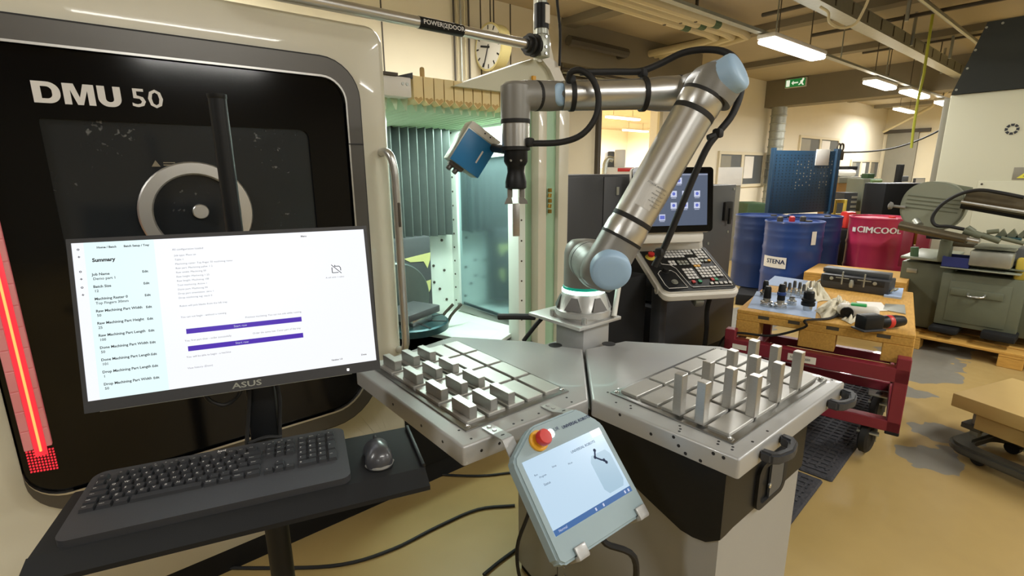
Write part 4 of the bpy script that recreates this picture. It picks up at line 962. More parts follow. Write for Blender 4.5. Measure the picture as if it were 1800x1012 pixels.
# joints located from the survey
S = on_plane(1073, 474, .25); E1 = on_plane(1262, 148, .25)
ud_ = (E1 - S).normalized()
RU = .067
zs = S.z
base = MB(); base.lathe([(.0775, .138), (.0775, zs - Z0 - .03), (.077, zs - Z0 + .02), (.070, zs - Z0 + .05), (.05, zs - Z0 + .068), (0, zs - Z0 + .075)], (BX, BY, Z0), (0, 0, 1), 40)
base.build('base_housing', 'robot_grey', ra, 50)
Cs = V((BX, BY, zs))
lk = MB(); lk.lathe([(.060, 0), (.068, .03), (.0735, .055), (.0735, .088)], Cs, J, 40); lk.build('shoulder_link', 'robot_grey', ra, 50)
MB().lathe([(.0735, .088), (.070, .089), (.070, .094), (.0735, .095)], Cs, J, 40).build('joint_seal', 'black_rubber', ra)
sh = MB(); sh.lathe([(.0735, .095), (.0735, .16), (.066, .20), (.05, .24)], Cs, J, 40)
# elbow-shaped shoulder housing: bent tube along J then along the upper arm
def bend(mb, a, c, b, r0, r1, seg=32, n=10, k=.75):
    pts = []
    A = V(a); C_ = V(c); B_ = V(b)
    p1 = C_ + (A - C_) * k; p2 = C_ + (B_ - C_) * k
    pts = [A] + [p1 * (1-t)**2 + C_ * 2*t*(1-t) + p2 * t*t for t in [i / n for i in range(n + 1)]] + [B_]
    rs = [r0 + (r1 - r0) * i / (len(pts) - 1) for i in range(len(pts))]
    mb.tube(pts, rs, seg, 1)
Sx = Cs + J * .25
uA = Sx + ud_ * .118
bend(sh, Cs + J * .12, Sx - ud_ * .012, uA, .0735, RU + .004, k=.55)
sh.lathe([(.03, -.066), (.056, -.055), (.070, -.03), (.0745, .0), (.072, .05), (RU + .003, .118)], Sx, ud_, 36)
sh.build('shoulder_housing', 'robot_grey', ra, 60)
capn = (J * .95 - ud_ * .30).normalized()
def cap(name, c, n_, r, th=.018, flat=.85):
    m = MB(); m.lathe([(r, -.03), (r, 0), (r * .97, th * .5), (r * .86, th * .85), (r * .6, th), (0, th * 1.06)], c, n_, 40)
    return m.build(name, 'cap_blue', ra, 60)
cap('shoulder_cap', Sx + J * .071 + ud_ * .010, capn, .066)
L_ = (E1 - Sx).length
def band(p, d, r, w_, m='black_rubber', name='band'):
    MB().lathe([(r - .004, -w_/2), (r + .001, -w_/2), (r + .0015, 0), (r + .001, w_/2), (r - .004, w_/2)], p, d, 40).build(name, m, ra)
band(Sx + ud_ * .121, ud_, RU + .004, .010, name='joint_seal')
up = MB(); up.lathe([(RU + .004, .126), (RU + .004, .160), (RU, .176), (RU, L_ - .115)], Sx, ud_, 44); upo = up.build('upper_arm_tube', 'brushed_steel', ra)
band(Sx + ud_ * .190, ud_, RU, .016)
band(Sx + ud_ * (L_ - .115), ud_, RU, .017)
MB().lathe([(RU, 0), (RU + .003, .01), (RU + .003, .045)], Sx + ud_ * (L_ - .107), ud_, 44).build('elbow_collar', 'brushed_steel', ra)
band(Sx + ud_ * (L_ - .056), ud_, RU + .003, .011, name='joint_seal')
# rating label on the upper arm
lp = MB(); side = ud_.cross(J).normalized()
for k in range(8):
    a0 = math.radians(-38 + 6 * k); a1 = math.radians(-38 + 6 * (k + 1)); r = RU + .0006
    f = lambda a, t: Sx + ud_ * t + (J * math.cos(a) + side * math.sin(a)) * r
    lp.prism([f(a0, .235), f(a1, .235), f(a1, .32), f(a0, .32)], (f(a0, .3) - (Sx + ud_ * .3)).normalized() * .0004)
lp.build('rating_label', mat('label_silver', 'c9c9c6', .5, .2), upo)
lt = MB(); ml = frame(Sx + ud_ * .318 + J * (RU + .0022), -side, ud_)
for k, s in enumerate(('UNIVERSAL ROBOTS', 'A/S Denmark', 'Type: robot arm', 'Payload 15 kg', 'Reach 1300 mm', 'Made 2025')): put_text(lt, s, .008 if k == 0 else .0065, ml, -.03, -.006 - k * .012)
stuff(lt.build('label_text', 'screen_ink', upo))
# elbow housing with angled blue cap
el = MB(); el.lathe([(RU + .003, -.052), (.072, -.03), (.0735, 0), (.073, .015), (.066, .035), (.045, .05), (0, .055)], E1, ud_, 40)
F1 = E1 - J * .215
el.lathe([(.0735, 0), (.0735, .07), (.066, .10), (.064, .115)], E1, -J, 40)
el.build('elbow_housing', 'robot_grey', ra, 60)
cap('elbow_cap', E1 + J * .044 + ud_ * .030 + Hh_ * .014, (J * .70 + ud_ * .52 + Hh_ * .36).normalized(), .061, .022)
# forearm
Wp = on_plane(1003, 168, .035); Fp = on_plane(1215, 164, .035)
fd = (Wp - Fp).normalized()
fe = MB()
Fj = Fp - fd * .02
MB().lathe([(.064, 0), (.0605, .001), (.0605, .006), (.064, .007)], E1 - J * .115, -J, 40).build('joint_seal', 'black_rubber', ra)
fe.lathe([(.064, .12), (.066, .15), (.068, .19), (.064, .235), (.045, .265)], E1, -J, 40)
fq = Fp + fd * .045
bend(fe, E1 - J * .14, E1 - J * .215, fq, .064, .062, k=.6)
fe.build('forearm_housing', 'robot_grey', ra, 60)
RF = .060
FL = (Wp - fq).length
band(fq + fd * .003, fd, RF + .001, .010, name='joint_seal')
fa = MB(); fa.lathe([(RF + .001, .008), (RF, .03), (RF - .001, .08), (RF - .008, .13), (RF - .009, FL)], fq, fd, 44)
fa.build('forearm_tube', 'brushed_steel', ra)
band(fq + fd * (FL * .34), fd, RF - .002, .016)
band(Wp - fd * .003, fd, RF - .008, .017)
MB().lathe([(RF - .010, .0), (RF - .010, .03)], Wp, fd, 40).build('wrist_collar', 'brushed_steel', ra)
# wrist one
W1 = Wp + fd * .075
W2 = on_plane(906, 168, .09)
d12 = (W2 - W1).normalized()
w1 = MB(); RW = .048
w1.lathe([(RF - .012, -.055), (RW + .002, -.03), (RW + .003, 0), (RW + .002, (W2 - W1).length * .38)], W1, d12, 40)
w1.build('wrist_housing', 'robot_grey', ra, 60)
cap('wrist_cap', W1 + J * .036 - d12 * .034, (J * .88 - d12 * .47).normalized(), .038, .016)
band(W1 + d12 * ((W2 - W1).length * .41), d12, RW + .001, .013)
w2 = MB(); dn = V((0, 0, -1))
bend(w2, W1 + d12 * ((W2 - W1).length * .45), W2, W2 + dn * .075, RW + .002, RW + .002, k=.62)
w2.lathe([(RW + .002, -.03), (RW + .003, .0), (RW + .002, .078)], W2, dn, 40)
w2.lathe([(RW * .7, -.042), (RW, -.03), (RW, -.0)], W2, dn, 40)
w2.build('wrist_housing', 'robot_grey', ra, 60)
band(W2 + dn * .083, dn, RW + .001, .014)
MB().lathe([(RW - .001, .09), (RW - .001, .165)], W2, dn, 40).build('tool_flange', 'brushed_steel', ra)
Tp = W2 + dn * .165
# gripper adapter and vacuum-black neck
ad = MB(); ad.lathe([(.050, 0), (.050, .012), (.043, .014)], Tp, dn, 36); ad.build('adapter_ring', 'black_rubber', ra)
nk = MB(); nk.lathe([(.041, .012), (.041, .05), (.036, .06), (.031, .066), (.029, .085), (.034, .105), (.037, .118), (.037, .138), (.030, .143), (0, .143)], Tp, dn, 36); nko = nk.build('gripper_body', 'black_plastic', ra, 40)
sb = MB()
Rv = V((.773, -.635, 0)); Cv = V((-.635, -.773, 0))
for s_ in (-1, 1): sb.disc(Tp + dn * .047 + Cv * .038 + Rv * .017 * s_, Cv, .0042, .004, 10)
stuff(sb.build('screws', 'bolt_zinc', nko))
for s_ in (-1, 1):
    fg = MB()
    c = Tp + dn * .160 + Rv * s_ * .021
    MF = frame(c, Rv, (0, 0, 1))
    fg.box((-.009, -.012, -.010), (.009, .022, .010), .002, MF)
    fg.prism([MF @ V(p) for p in ((-.010 if s_ > 0 else -.020, -.034, -.011), (.020 if s_ > 0 else .010, -.034, -.011), (.018 if s_ > 0 else .008, -.024, -.011), (.004, -.008, -.011), (-.010, -.012, -.011))], (MF.to_3x3() @ V((0, 0, .022))))
    fg.build('gripper_jaw', 'robot_grey', ra)

bar = MB().box((-.0125, -.0625, -.0125), (.0125, .0525, .0125), .0012, frame(Tp + dn * .245, Rv, (0, 0, 1))).build('aluminium_bar', 'raw_aluminium')
tag(bar, 'tall aluminium bar held by the robot gripper in front of the machine opening', 'workpiece')
# second gripper: blue block with grey side and stub fingers, slung on the adapter
vb = Tp + dn * .02 - Rv * .05
xdir = (ud(871, 254, 1.85) - ud(823, 224, 1.85)).normalized(); ydir = (ud(823, 224, 1.85) - ud(794, 290, 1.85)).normalized()
MBk = frame(ud(829, 264, 1.87), xdir, ydir) @ MX.Rotation(math.radians(24), 4, 'Y')
MB().cbox((0, 0, 0), (.132, .158, .085), .004, MBk).build('second_gripper', 'zinc', ra)
MB().cbox((.003, -.014, .043), (.126, .130, .004), .002, MBk).build('blue_cover', 'blue_cover', ra)
MB().cbox((.003, .068, .0), (.128, .026, .089), .002, MBk).build('gripper_face', 'white_plastic', ra)
sb = MB(); sb.disc(MBk @ V((.0, .070, .0445)), MBk.to_3x3() @ V((0, 0, 1)), .003, .002, 8); sb.disc(MBk @ V((.024, .070, .0445)), MBk.to_3x3() @ V((0, 0, 1)), .003, .002, 8); stuff(sb.build('cover_screws', 'text_black', ra))
MB().cbox((.028, -.012, .0455), (.006, .05, .002), .0008, MBk).build('cover_stripe', 'white_plastic', ra)
sf = MB()
for q in (-.034, -.008): sf.cyl(MBk @ V((q, -.07, .0)), MBk @ V((q - .006, -.108, .01)), .011, .010, seg=14)
sf.box((-.05, -.092, -.02), (.01, -.075, .02), .004, MBk); sf.build('stub_fingers', 'trim_grey', ra)
MB().tube([MBk @ V((.055, .05, 0)), Tp + dn * .01 - Rv * .03], .016, 12, 1).build('side_arm', 'black_plastic', ra)
# umbilical hose
def hp(x, y, off): return on_plane(x, y, off)
hs = MB()
hpts = [hp(1150, 468, .21), hp(1172, 425, .22), hp(1205, 345, .24), hp(1240, 265, .25), hp(1262, 234, .25), hp(1288, 200, .24), hp(1303, 155, .22), hp(1297, 112, .18), hp(1275, 92, .14), hp(1240, 87, .09), hp(1200, 93, .05), hp(1160, 112, .03), hp(1125, 125, .03), hp(1080, 126, .03), hp(1020, 127, .04)]
hs.tube(hpts, .0115, 12, 5); hso = hs.build('cable_hose', 'black_rubber', ra, 60)
hs = MB(); hs.tube([hp(1000, 150, .06), hp(1003, 128, .08), hp(1022, 124, .10), hp(1042, 140, .12), hp(1052, 172, .13), hp(1046, 208, .14), hp(1022, 237, .14), hp(985, 250, .13), hp(935, 252, .12), hp(905, 252, .11)], .0105, 12, 5); hs.build('cable_hose', 'black_rubber', ra, 60)
for p in (hp(1262, 234, .25), hp(1160, 443, .215), hp(1130, 128, .03), hp(1003, 140, .06), hp(930, 250, .12)):
    MB().cbox(p, (.03, .03, .03), .008).build('hose_clamp', 'black_rubber', ra)
ck_ = MB(); ck_.tube([hp(1245, 243, .25), hp(1262, 236, .25)], .012, 8, 1)
ck_.build('hose_clamp', 'black_rubber', ra)
pipe('base_cable', 'black plug and cable sticking out left of the robot foot plate', [(BX - .10, BY + .17, Z0 - .008), (BX - .15, BY + .24, Z0 - .012), (BX - .19, BY + .30, Z0 - .018)], .013, 'black_rubber', 10, 2, cat='cable')
pipe('base_cable', 'thin black cable running down behind the robot post', [(BX - .06, BY + .15, Z0 - .0), (BX - .09, BY + .18, Z0 - .05), (BX - .12, BY + .22, Z0 - .12)], .009, 'black_rubber', 8, 3, cat='cable')
MB().cyl(ud(1087, 505, 1.98), ud(1079, 556, 1.95), .0105, seg=12).build('white_conduit', 'white_plastic', ra)
# ---------------------------------------------------------------- machine control and cabinets behind the robot
dc = thing('dark_cabinet', 'low anthracite cabinet with two doors beside the machine column', 'cabinet', (2.42, 2.3, 0))
MB().box((2.06, 2.12, 0), (2.80, 2.7, 1.53), .006).build('body', 'anthracite', dc)
for x0, x1 in ((2.07, 2.478), (2.484, 2.79)): MB().box((x0, 2.105, .08), (x1, 2.122, 1.515), .004).build('door', 'anthracite', dc)
MB().box((2.60, 2.098, 1.40), (2.625, 2.106, 1.45)).build('badge', 'zinc', dc)
wt = MB(); wt.prism([(2.075, 2.103, 1.14), (2.105, 2.103, 1.14), (2.09, 2.103, 1.17)], (0, -.002, 0)); wt.build('warning_sticker', 'orange_yellow', dc)
gc = thing('grey_cabinet', 'dark grey steel cabinet with corner latch behind the machine control', 'cabinet', (3.55, 2.2, 0))
MB().box((3.02, 2.08, .62), (4.12, 2.6, 1.435), .006).build('body', 'dark_grey_panel', gc)
MB().box((2.95, 2.03, .12), (4.17, 2.6, .60), .01).build('base', 'anthracite', gc)
lk = MB(); lk.box((3.93, 2.055, 1.15), (4.05, 2.08, 1.30), .006); lk.box((3.98, 2.04, 1.12), (4.01, 2.06, 1.25), .004); lk.build('latch', 'black_rubber', gc)
sb = MB()
for x, z in ((3.68, 1.38), (4.08, 1.40), (3.70, 1.34), (4.04, 1.05), (3.74, .98)): MB().disc((x, 2.08, z), (0, -1, 0), .012, .006, 8).build('bolt', 'zinc', gc)
MB().box((2.3, 1.96, 0), (2.79, 2.10, .88), .02).build('lower_bay', 'black_matte', dc)
MB().box((2.98, 2.05, 0), (4.15, 2.5, .12)).build('plinth', 'black_matte', gc)
# control console: keypad tray on an arm and a tilted screen above
yw, tl_a = -.516, .438
KX = V((math.cos(yw), math.sin(yw), 0)); KY = V((-math.sin(yw) * math.cos(tl_a), math.cos(yw) * math.cos(tl_a), math.sin(tl_a)))
KC = V((2.99, 1.80, .914)); MC = frame(KC, KX, KY); KN = MC.to_3x3() @ V((0, 0, 1))
co = thing('machine_control', 'white and black machine control console with keypad and tilted touch screen', 'control panel', (2.99, 1.85, .4), yw)
tp = MB(); O = rrect(-.268, -.262, .268, .238, (.06, .06, .02, .02), 5)
tp.prism([MC @ V((x, y, -.075)) for x, y in O], KN * .072)
bmesh.ops.recalc_face_normals(tp.bm, faces=tp.bm.faces[:]); bmesh.ops.bevel(tp.bm, geom=[e for e in tp.bm.edges if e.calc_face_angle(0) > .8], offset=.02, segments=3, affect='EDGES')
tp.build('keypad_shell', 'white_plastic', co)
kf = MB(); O = rrect(-.25, -.236, .25, .236, (.04, .05, .01, .01), 5); kf.prism([MC @ V((x, y, -.004)) for x, y in O], KN * .006); kfo = kf.build('keypad_face', 'black_plastic', co)
ln = MB()
def line(pts): ln.tube([MC @ V((x, y, .0025)) for x, y in pts], .0025, 4, 1)
line([(-.10, .215), (.13, .215), (.165, .226), (.22, .226), (.225, .19), (.225, -.205), (-.05, -.205), (-.06, -.19), (-.075, .0), (-.10, .04), (-.155, .055), (-.16, .215), (-.10, .215)])
line([(-.085, -.205), (-.215, -.205), (-.225, -.17), (-.225, -.05), (-.2, -.02), (-.12, -.02), (-.10, -.05), (-.085, -.2)])
stuff(ln.build('print_lines', 'text_white', kfo))
kp = MB(); kc_ = {'w': [], 'g': [], 'y': [], 'r': [], 'n': []}
def keys(x0, y0, nx, ny, dx, dy, s=.0105, c='w', skip=()):
    for i in range(nx):
        for j in range(ny):
            if (i, j) not in skip: kc_[c].append((x0 + i * dx, y0 - j * dy, s))
keys(-.095, .195, 9, 3, .0255, .030, skip=((8, 2), (7, 2), (6, 2)))
keys(.145, .205, 3, 4, .0255, .030); keys(-.09, .075, 2, 2, .026, .028); keys(-.025, .075, 3, 2, .026, .028, c='n'); keys(.065, .10, 3, 3, .026, .028)
keys(-.03, -.02, 3, 4, .0255, .030); keys(.07, -.01, 4, 4, .0255, .030); keys(.145, .075, 2, 1, .03, .03, c='n'); keys(.178, -.005, 2, 4, .0255, .030)
kc_['y'] += [(.07, .018, .0105), (.20, .075, .0105), (.095, .018, .0105)]; kc_['r'] += [(-.02, -.15, .012), (.12, -.135, .0105)]; kc_['g'] += [(.025, -.148, .012), (.145, -.135, .0105)]
keys(.095, -.175, 5, 1, .032, .03, .011)
for c, m in (('w', 'text_white'), ('g', 'drum_green'), ('y', 'orange_yellow'), ('r', 'red_plastic'), ('n', 'zinc')):
    if c == 'g' and 'drum_green' not in MATS: mat('drum_green', '2f9a6a', .4)
    proto = None
    for (x, y, s) in kc_[c]:
        if proto is None:
            proto = MB().box((-s, -s, 0), (s, s, .006), .002, MC @ MX.Translation((x, y, .001)), 1).build('key', m, kfo); p0_ = V((x, y, 0))
        else:
            o = proto.copy(); COL.objects.link(o); WM[o.name] = WM[kfo.name]
            dlt = MC.to_3x3() @ (V((x, y, 0)) - p0_); o.location = WM[co.name].to_3x3().inverted() @ dlt
def knob(x, y, r, h, m, nm, col2=None):
    MB().lathe([(r * 1.25, 0), (r * 1.25, .003), (r, .004), (r * .92, h), (0, h)], MC @ V((x, y, .002)), KN, 20).build(nm, m, kfo)
knob(-.205, .135, .028, .012, 'yellow_step', 'emergency_collar'); MB().lathe([(.015, 0), (.022, .012), (.022, .026), (0, .03)], MC @ V((-.205, .135, .012)), KN, 20).build('emergency_button', 'red_plastic', kfo)
knob(-.19, .055, .021, .028, 'black_rubber', 'override_knob'); knob(-.165, -.03, .021, .028, 'black_rubber', 'override_knob'); knob(-.15, -.145, .018, .010, 'zinc', 'key_switch')
MB().tube([MC @ V((.005, .228, .0)), MC @ V((.005, .228, .02)), MC @ V((.0, .222, .038))], .007, 10, 2).build('small_lever', 'black_rubber', kfo)
MB().box((-.03, -.262, -.12), (.03, -.20, -.075), .008, MC).build('release_handle', 'zinc', co)
MB().lathe([(.02, 0), (.026, .004), (.026, .010), (.012, .012), (.012, .0)], MC @ V((-.262, -.16, -.045)), -KX, 16).build('side_port', 'white_plastic', co)
# neck and screen
SC = ud(1183, 352, 3.28)
KYs = V((-math.sin(yw) * .12, math.cos(yw) * .12, 1)).normalized(); MSn = frame(SC, KX, KYs); SN = MSn.to_3x3() @ V((0, 0, 1))
nk = MB(); nk.prism([MC @ V(p) for p in ((-.26, .238, -.07), (.235, .238, -.07), (.235, .238, -.004), (-.26, .238, -.004))], (MSn @ V((0, -.22, -.06))) - (MC @ V((0, .238, -.03))))
nk.box((-.27, -.285, -.10), (.245, -.20, -.02), .03, MSn); nk.build('neck', 'white_plastic', co)
sh_ = MB(); sh_.box((-.285, -.215, -.06), (.285, .215, -.008), .025, MSn); sh_.build('screen_shell', 'white_plastic', co)
bz = MB(); O = rrect(-.282, -.208, .282, .212, .025, 5); bz.prism([MSn @ V((x, y, -.010)) for x, y in O], SN * .016); bzo = bz.build('screen_bezel', 'black_gloss', co)
cs = MB().box((-.235, -.165, .004), (.24, .172, .0075), 0, MSn).build('screen', 'glow_cnc', co)
ic = MB()
for x, y in ((.015, .105), (-.02, .02), (.06, .02), (.145, .02), (-.02, -.055), (.06, -.055), (.145, -.055), (-.10, -.13)):
    ic.box((x, y, .0076), (x + .042, y + .040, .0082), 0, MSn); ic.box((x + .004, y - .008, .0076), (x + .038, y - .005, .0082), 0, MSn)
ic.box((-.235, .162, .0076), (.24, .165, .008), 0, MSn)
stuff(ic.build('app_tiles', 'glow_icon', cs))
ic = MB()
for k, (x, y) in enumerate(((.015, .105), (-.02, .02), (.06, .02), (.145, .02), (-.02, -.055), (.06, -.055), (.145, -.055))):
    ic.disc(MSn @ V((x + .021, y + .021, .0083)), SN, .011, .0005, 10)
ic.box((-.095, -.122, .0083), (-.062, -.098, .0088), 0, MSn); stuff(ic.build('app_icons', 'glow_icon_blue', cs))
MB().box((2.84, 1.88, .0), (2.92, 1.96, .90), .01).build('support_arm', 'anthracite', co)
pipe('console_cable', 'black cable hanging below the machine control console', [MC @ V((.10, -.2, -.075)), MC @ V((.11, -.21, -.2)) , (3.06, 1.66, .45), (3.08, 1.7, .1), (3.05, 1.75, .02)], .016, 'black_rubber', 8, 4, cat='cable')
# ---------------------------------------------------------------- oil drums
def drum(x, y, z, r, h, m, label, lid='dark_pipe', nm='oil_drum'):
    t = thing(nm, label, 'drum', (x, y, z))
    P = [(r * .96, 0), (r, .01), (r * .985, .03)]
    for c in (.34, .66): P += [(r * .985, h * (c - .035)), (r * 1.015, h * c), (r * .985, h * (c + .035))]
    P += [(r * .985, h * .80), (r * .997, h * .815), (r * .985, h * .83), (r * .985, h * .87), (r * .997, h * .885), (r * .985, h * .90)] if m.startswith('drum_b') else []
    P += [(r * .985, h - .03), (r * 1.01, h - .012), (r, h), (r * .95, h), (r * .94, h - .02), (0, h - .02)]
    MB().lathe(P, (x, y, z), (0, 0, 1), 48).build('shell', m, t)
    MB().lathe([(.035, 0), (.035, .015), (0, .015)], (x + .5 * r, y - .3 * r, z + h - .02), (0, 0, 1), 12).build('bung', lid, t)
    return t
dB = ud(1391, 440, 5.55)
d1 = drum(dB.x, dB.y, .13, .292, .88, 'drum_blue', 'blue steel drum with a white sticker, in front of the other blue drums')
toC = (V((0, 0, 0)) - V((dB.x, dB.y, 0))).normalized(); aC = math.atan2(toC.y, toC.x)
def drum_patch(d, cx, cy, r, a0, a1, z0, z1, m, nm, n=8):
    mb = MB()
    A = [aC + a0 + (a1 - a0) * k / n for k in range(n + 1)]
    for q0, q1 in zip(A[:-1], A[1:]):
        mb.prism([(cx + r * math.cos(q0), cy + r * math.sin(q0), z0), (cx + r * math.cos(q1), cy + r * math.sin(q1), z0), (cx + r * math.cos(q1), cy + r * math.sin(q1), z1), (cx + r * math.cos(q0), cy + r * math.sin(q0), z1)], (.002 * math.cos(q0), .002 * math.sin(q0), 0))
    return mb.build(nm, m, d)
def wrap_text(d, s, size, cx, cy, r, ac, z, m, nm, parent, sx=1.0, bold=0.0):
    me = text_mesh(s, size, align='CENTER'); mb = MB()
    for q in (-bold, 0, bold): mb.mesh(me, MX.Translation((q, abs(q) * .3, 0)))
    bpy.data.meshes.remove(me)
    bmesh.ops.subdivide_edges(mb.bm, edges=[e for e in mb.bm.edges if e.calc_length() > .02], cuts=2)
    for v in mb.bm.verts:
        q = ac + v.co.x * sx / r; v.co = V((cx + r * math.cos(q), cy + r * math.sin(q), z + v.co.y))
    return mb.build(nm, m, parent)
stk = drum_patch(d1, dB.x, dB.y, .2955, -1.02, -.12, .515, .635, 'paper_white', 'sticker')
wrap_text(d1, 'STENA', .068, dB.x, dB.y, .2995, aC - .50, .582, 'text_blue', 'sticker_text', stk, sx=1.0, bold=.0022)
drum_patch(d1, dB.x, dB.y, .2955, .62, .80, .78, .92, 'paper_white', 'sticker', 3)
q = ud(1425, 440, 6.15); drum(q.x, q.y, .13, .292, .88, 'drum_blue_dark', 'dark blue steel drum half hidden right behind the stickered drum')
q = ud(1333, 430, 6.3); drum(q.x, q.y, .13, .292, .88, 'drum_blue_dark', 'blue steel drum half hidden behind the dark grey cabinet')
sp_ = MB(); c_ = ud(1385, 440, 5.9); Mp = MX.Translation((c_.x, c_.y, 0)) @ MX.Rotation(aC + PI / 2, 4, 'Z'); sp_.box((-.48, -.40, 0), (.42, .64, .13), .01, Mp)
tag(sp_.build('spill_pallet', 'black_matte'), 'dark spill pallet on the floor under the blue drums', 'pallet')
pD = ud(1538, 430, 5.85)
d4 = drum(pD.x, pD.y, .144, .292, .875, 'drum_pink', 'pink red steel drum with white lettering behind the pallet', 'red_plastic')
tm = wrap_text(d4, 'CIMCOOL', .098, pD.x, pD.y, .2985, aC - .06, .880, 'text_white', 'lettering', d4, sx=.98, bold=.004)
drum_patch(d4, pD.x, pD.y, .2955, -1.02, -.86, .85, .90, 'text_white', 'swoosh', 3)
# ---------------------------------------------------------------- pallets
def pallet(t, M, L=1.2, Wd=.8, h=.144, m='wood_pallet', tops=5):
    """L along local x, Wd along local y"""
    def p(nm, lo, hi): return MB().box(lo, hi, .003, M, 1).build(nm, m, t)
    wv = [.145, .10, .145, .10, .145] if tops == 5 else [.12] * tops
    gap = (Wd - sum(wv)) / (len(wv) - 1); y = -Wd / 2
    for b in wv: p('deck_board', (-L/2, y, h - .022), (L/2, y + b, h)); y += b + gap
    for x in (-L/2, -.0725, L/2 - .145): p('cross_board', (x, -Wd/2, h - .044), (x + .145, Wd/2, h - .022))
    for x in (-L/2, -.0725, L/2 - .145):
        for y, b in ((-Wd/2, .10), (-.0725, .145), (Wd/2 - .10, .10)): p('block', (x, y, .022), (x + .145, y + b, h - .044))
    for y, b in ((-Wd/2, .10), (-.0725, .145), (Wd/2 - .10, .10)): p('skid_board', (-L/2, y, 0), (L/2, y + b, .022))
def pallet_thing(label, c, rz, m='wood_pallet', group=None, **k):
    t = thing('wooden_pallet', label, 'pallet', c, rz, group); pallet(t, WM[t.name], m=m, **k); return t
rzp = math.radians(90 + 8)
pc0 = ud(1510, 470, 4.85)
pallet_thing('yellow wooden pallet on top of the stack in front of the pink drum', (pc0.x, pc0.y, .432), rzp, L=.8, Wd=.6)
pallet_thing('wooden pallet second from the top of the stack in front of the pink drum', (pc0.x + .01, pc0.y, .288), rzp, L=.8, Wd=.6)
pallet_thing('wooden pallet third from the top of the stack in front of the pink drum', (pc0.x, pc0.y - .01, .144), rzp, L=.8, Wd=.6)
pallet_thing('wooden pallet at the bottom of the stack in front of the pink drum', (pc0.x, pc0.y, 0), rzp, L=.8, Wd=.6)
pallet_thing('wooden pallet standing under the pink drum', (pD.x + .05, pD.y - .0, 0), math.radians(50), m='wood_old', L=.62, Wd=.6)
# ---------------------------------------------------------------- tool panel
tpn = thing('pegboard', 'blue perforated steel tool panel standing behind the blue drums', 'pegboard', (ud(1410, 330, 6.85).x, ud(1410, 330, 6.85).y, 0), 0)
A_ = ud(1349, 375, 6.6); B_ = ud(1455, 380, 7.1); hx = V((B_.x - A_.x, B_.y - A_.y, 0)); pw = hx.length; hx.normalize()
MPn = frame((A_.x, A_.y, 0), hx, (0, 0, 1)); zb, zt = A_.z - .02, ud(1352, 265, 6.6).z
pn = MB().box((0, zb, -.02), (pw, zt, 0), .003, MPn).build('panel', 'peg_blue', tpn)
hole = MB()
nx_, nz_h = 17, 19
for i in range(nx_):
    for j in range(nz_h):
        x = .06 + i * (pw - .12) / (nx_ - 1); z = zb + .06 + j * (zt - zb - .12) / (nz_h - 1)
        hole.box((x - .0065, z - .0065, -.0005), (x + .0065, z + .0065, .0008), 0, MPn)
ho = hole.build('perforation', 'machine_black', pn); ho['kind'] = 'stuff'
hole = MB()
rr = random.Random(3)
for i in range(6, 17):
    for j in range(7, 17):
        if rr.random() < .55 and i != 12: 
            x = .06 + i * (pw - .12) / (nx_ - 1); z = zb + .06 + j * (zt - zb - .12) / (nz_h - 1); hole.box((x - .0085, z - .0085, .0008), (x + .0085, z + .0085, .0014), 0, MPn)
ho = hole.build('lit_perforation', 'door_grey', pn); ho['kind'] = 'stuff'  # pale squares painted as light showing in some holes
for x in (-.025, pw - .015, pw + .03): MB().box((x, zb - .02, -.03), (x + .035, zt + .03, .03), .004, MPn).build('upright', 'peg_blue', tpn)
MB().box((-.03, 0, -.05), (.04, zb, .02), .004, MPn).build('leg', 'peg_blue', tpn); MB().box((pw - .03, 0, -.05), (pw + .04, zb, .02), .004, MPn).build('leg', 'peg_blue', tpn)
MB().box((pw * .66, zt - .19, .001), (pw * .88, zt + .02, .012), .002, MPn).build('paper_sheet', 'paper_white', tpn)
hk = MB()
for d in (-.03, .035): hk.tube([MPn @ V((pw + .07 + d + .035 * math.cos(a), zt + .05 + .05 * math.sin(a), 0)) for a in [2 * PI * k / 10 for k in range(11)]], .012, 6, 2)
hk.box((pw + .03, zt - .12, -.03), (pw + .13, zt + .0, .03), .01, MPn); stuff(hk.build('hook_block', 'dark_pipe', tpn))
for k, (px, py, c, l) in enumerate(((1393, 378, 'red_plastic', 'small red object lying on top of the stickered blue drum'), (1412, 381, 'dark_pipe', 'small dark tin lying on top of the stickered blue drum'), (1372, 380, 'dark_pipe', 'small dark block lying on the left of the drum top'))):
    p = ud(px, py, 5.55); o = MB().lathe([(.03, 0), (.032, .01), (.03, .05), (.012, .06), (0, .06)], (p.x, p.y, .99), (0, 0, 1), 12).build('small_tin', c); tag(o, l, 'tin')
# ---------------------------------------------------------------- cart with pallet
e1 = V((-.227, .974, 0)).normalized(); e2 = V((.974, .227, 0)).normalized()
P0 = V((3.13, .60, 0)); rzc = math.atan2(e2.y, e2.x)
cx_ = P0 + e1 * .40 + e2 * .58
ct = thing('tool_cart', 'maroon steel frame cart on black castors under a wooden pallet', 'cart', (cx_.x, cx_.y, 0), rzc)
Mc = WM[ct.name]         # local x along e2 (away), y along e1 (left)
def cbx(nm, lo, hi, m='maroon', b=.004): return MB().box(lo, hi, b, Mc, 1).build(nm, m, ct)
XA, XB, YA, YB = -.66, .58, -.43, .47
zt_ = .565
for y in (YA, YB - .06): cbx('side_rail', (XA, y, zt_ - .09), (XB, y + .06, zt_ - .03))
for x in (XA, XB - .06): cbx('end_rail', (x, YA, zt_ - .09), (x + .06, YB, zt_ - .012))
for x in (XA, XB - .06):
    for y in (YA, YB - .06): cbx('leg', (x, y, .20), (x + .06, y + .06, zt_ + .045 if x < 0 else zt_ - .012))
for y in (YA, YB - .06): cbx('lower_rail', (XA, y, .20), (XB, y + .06, .26))
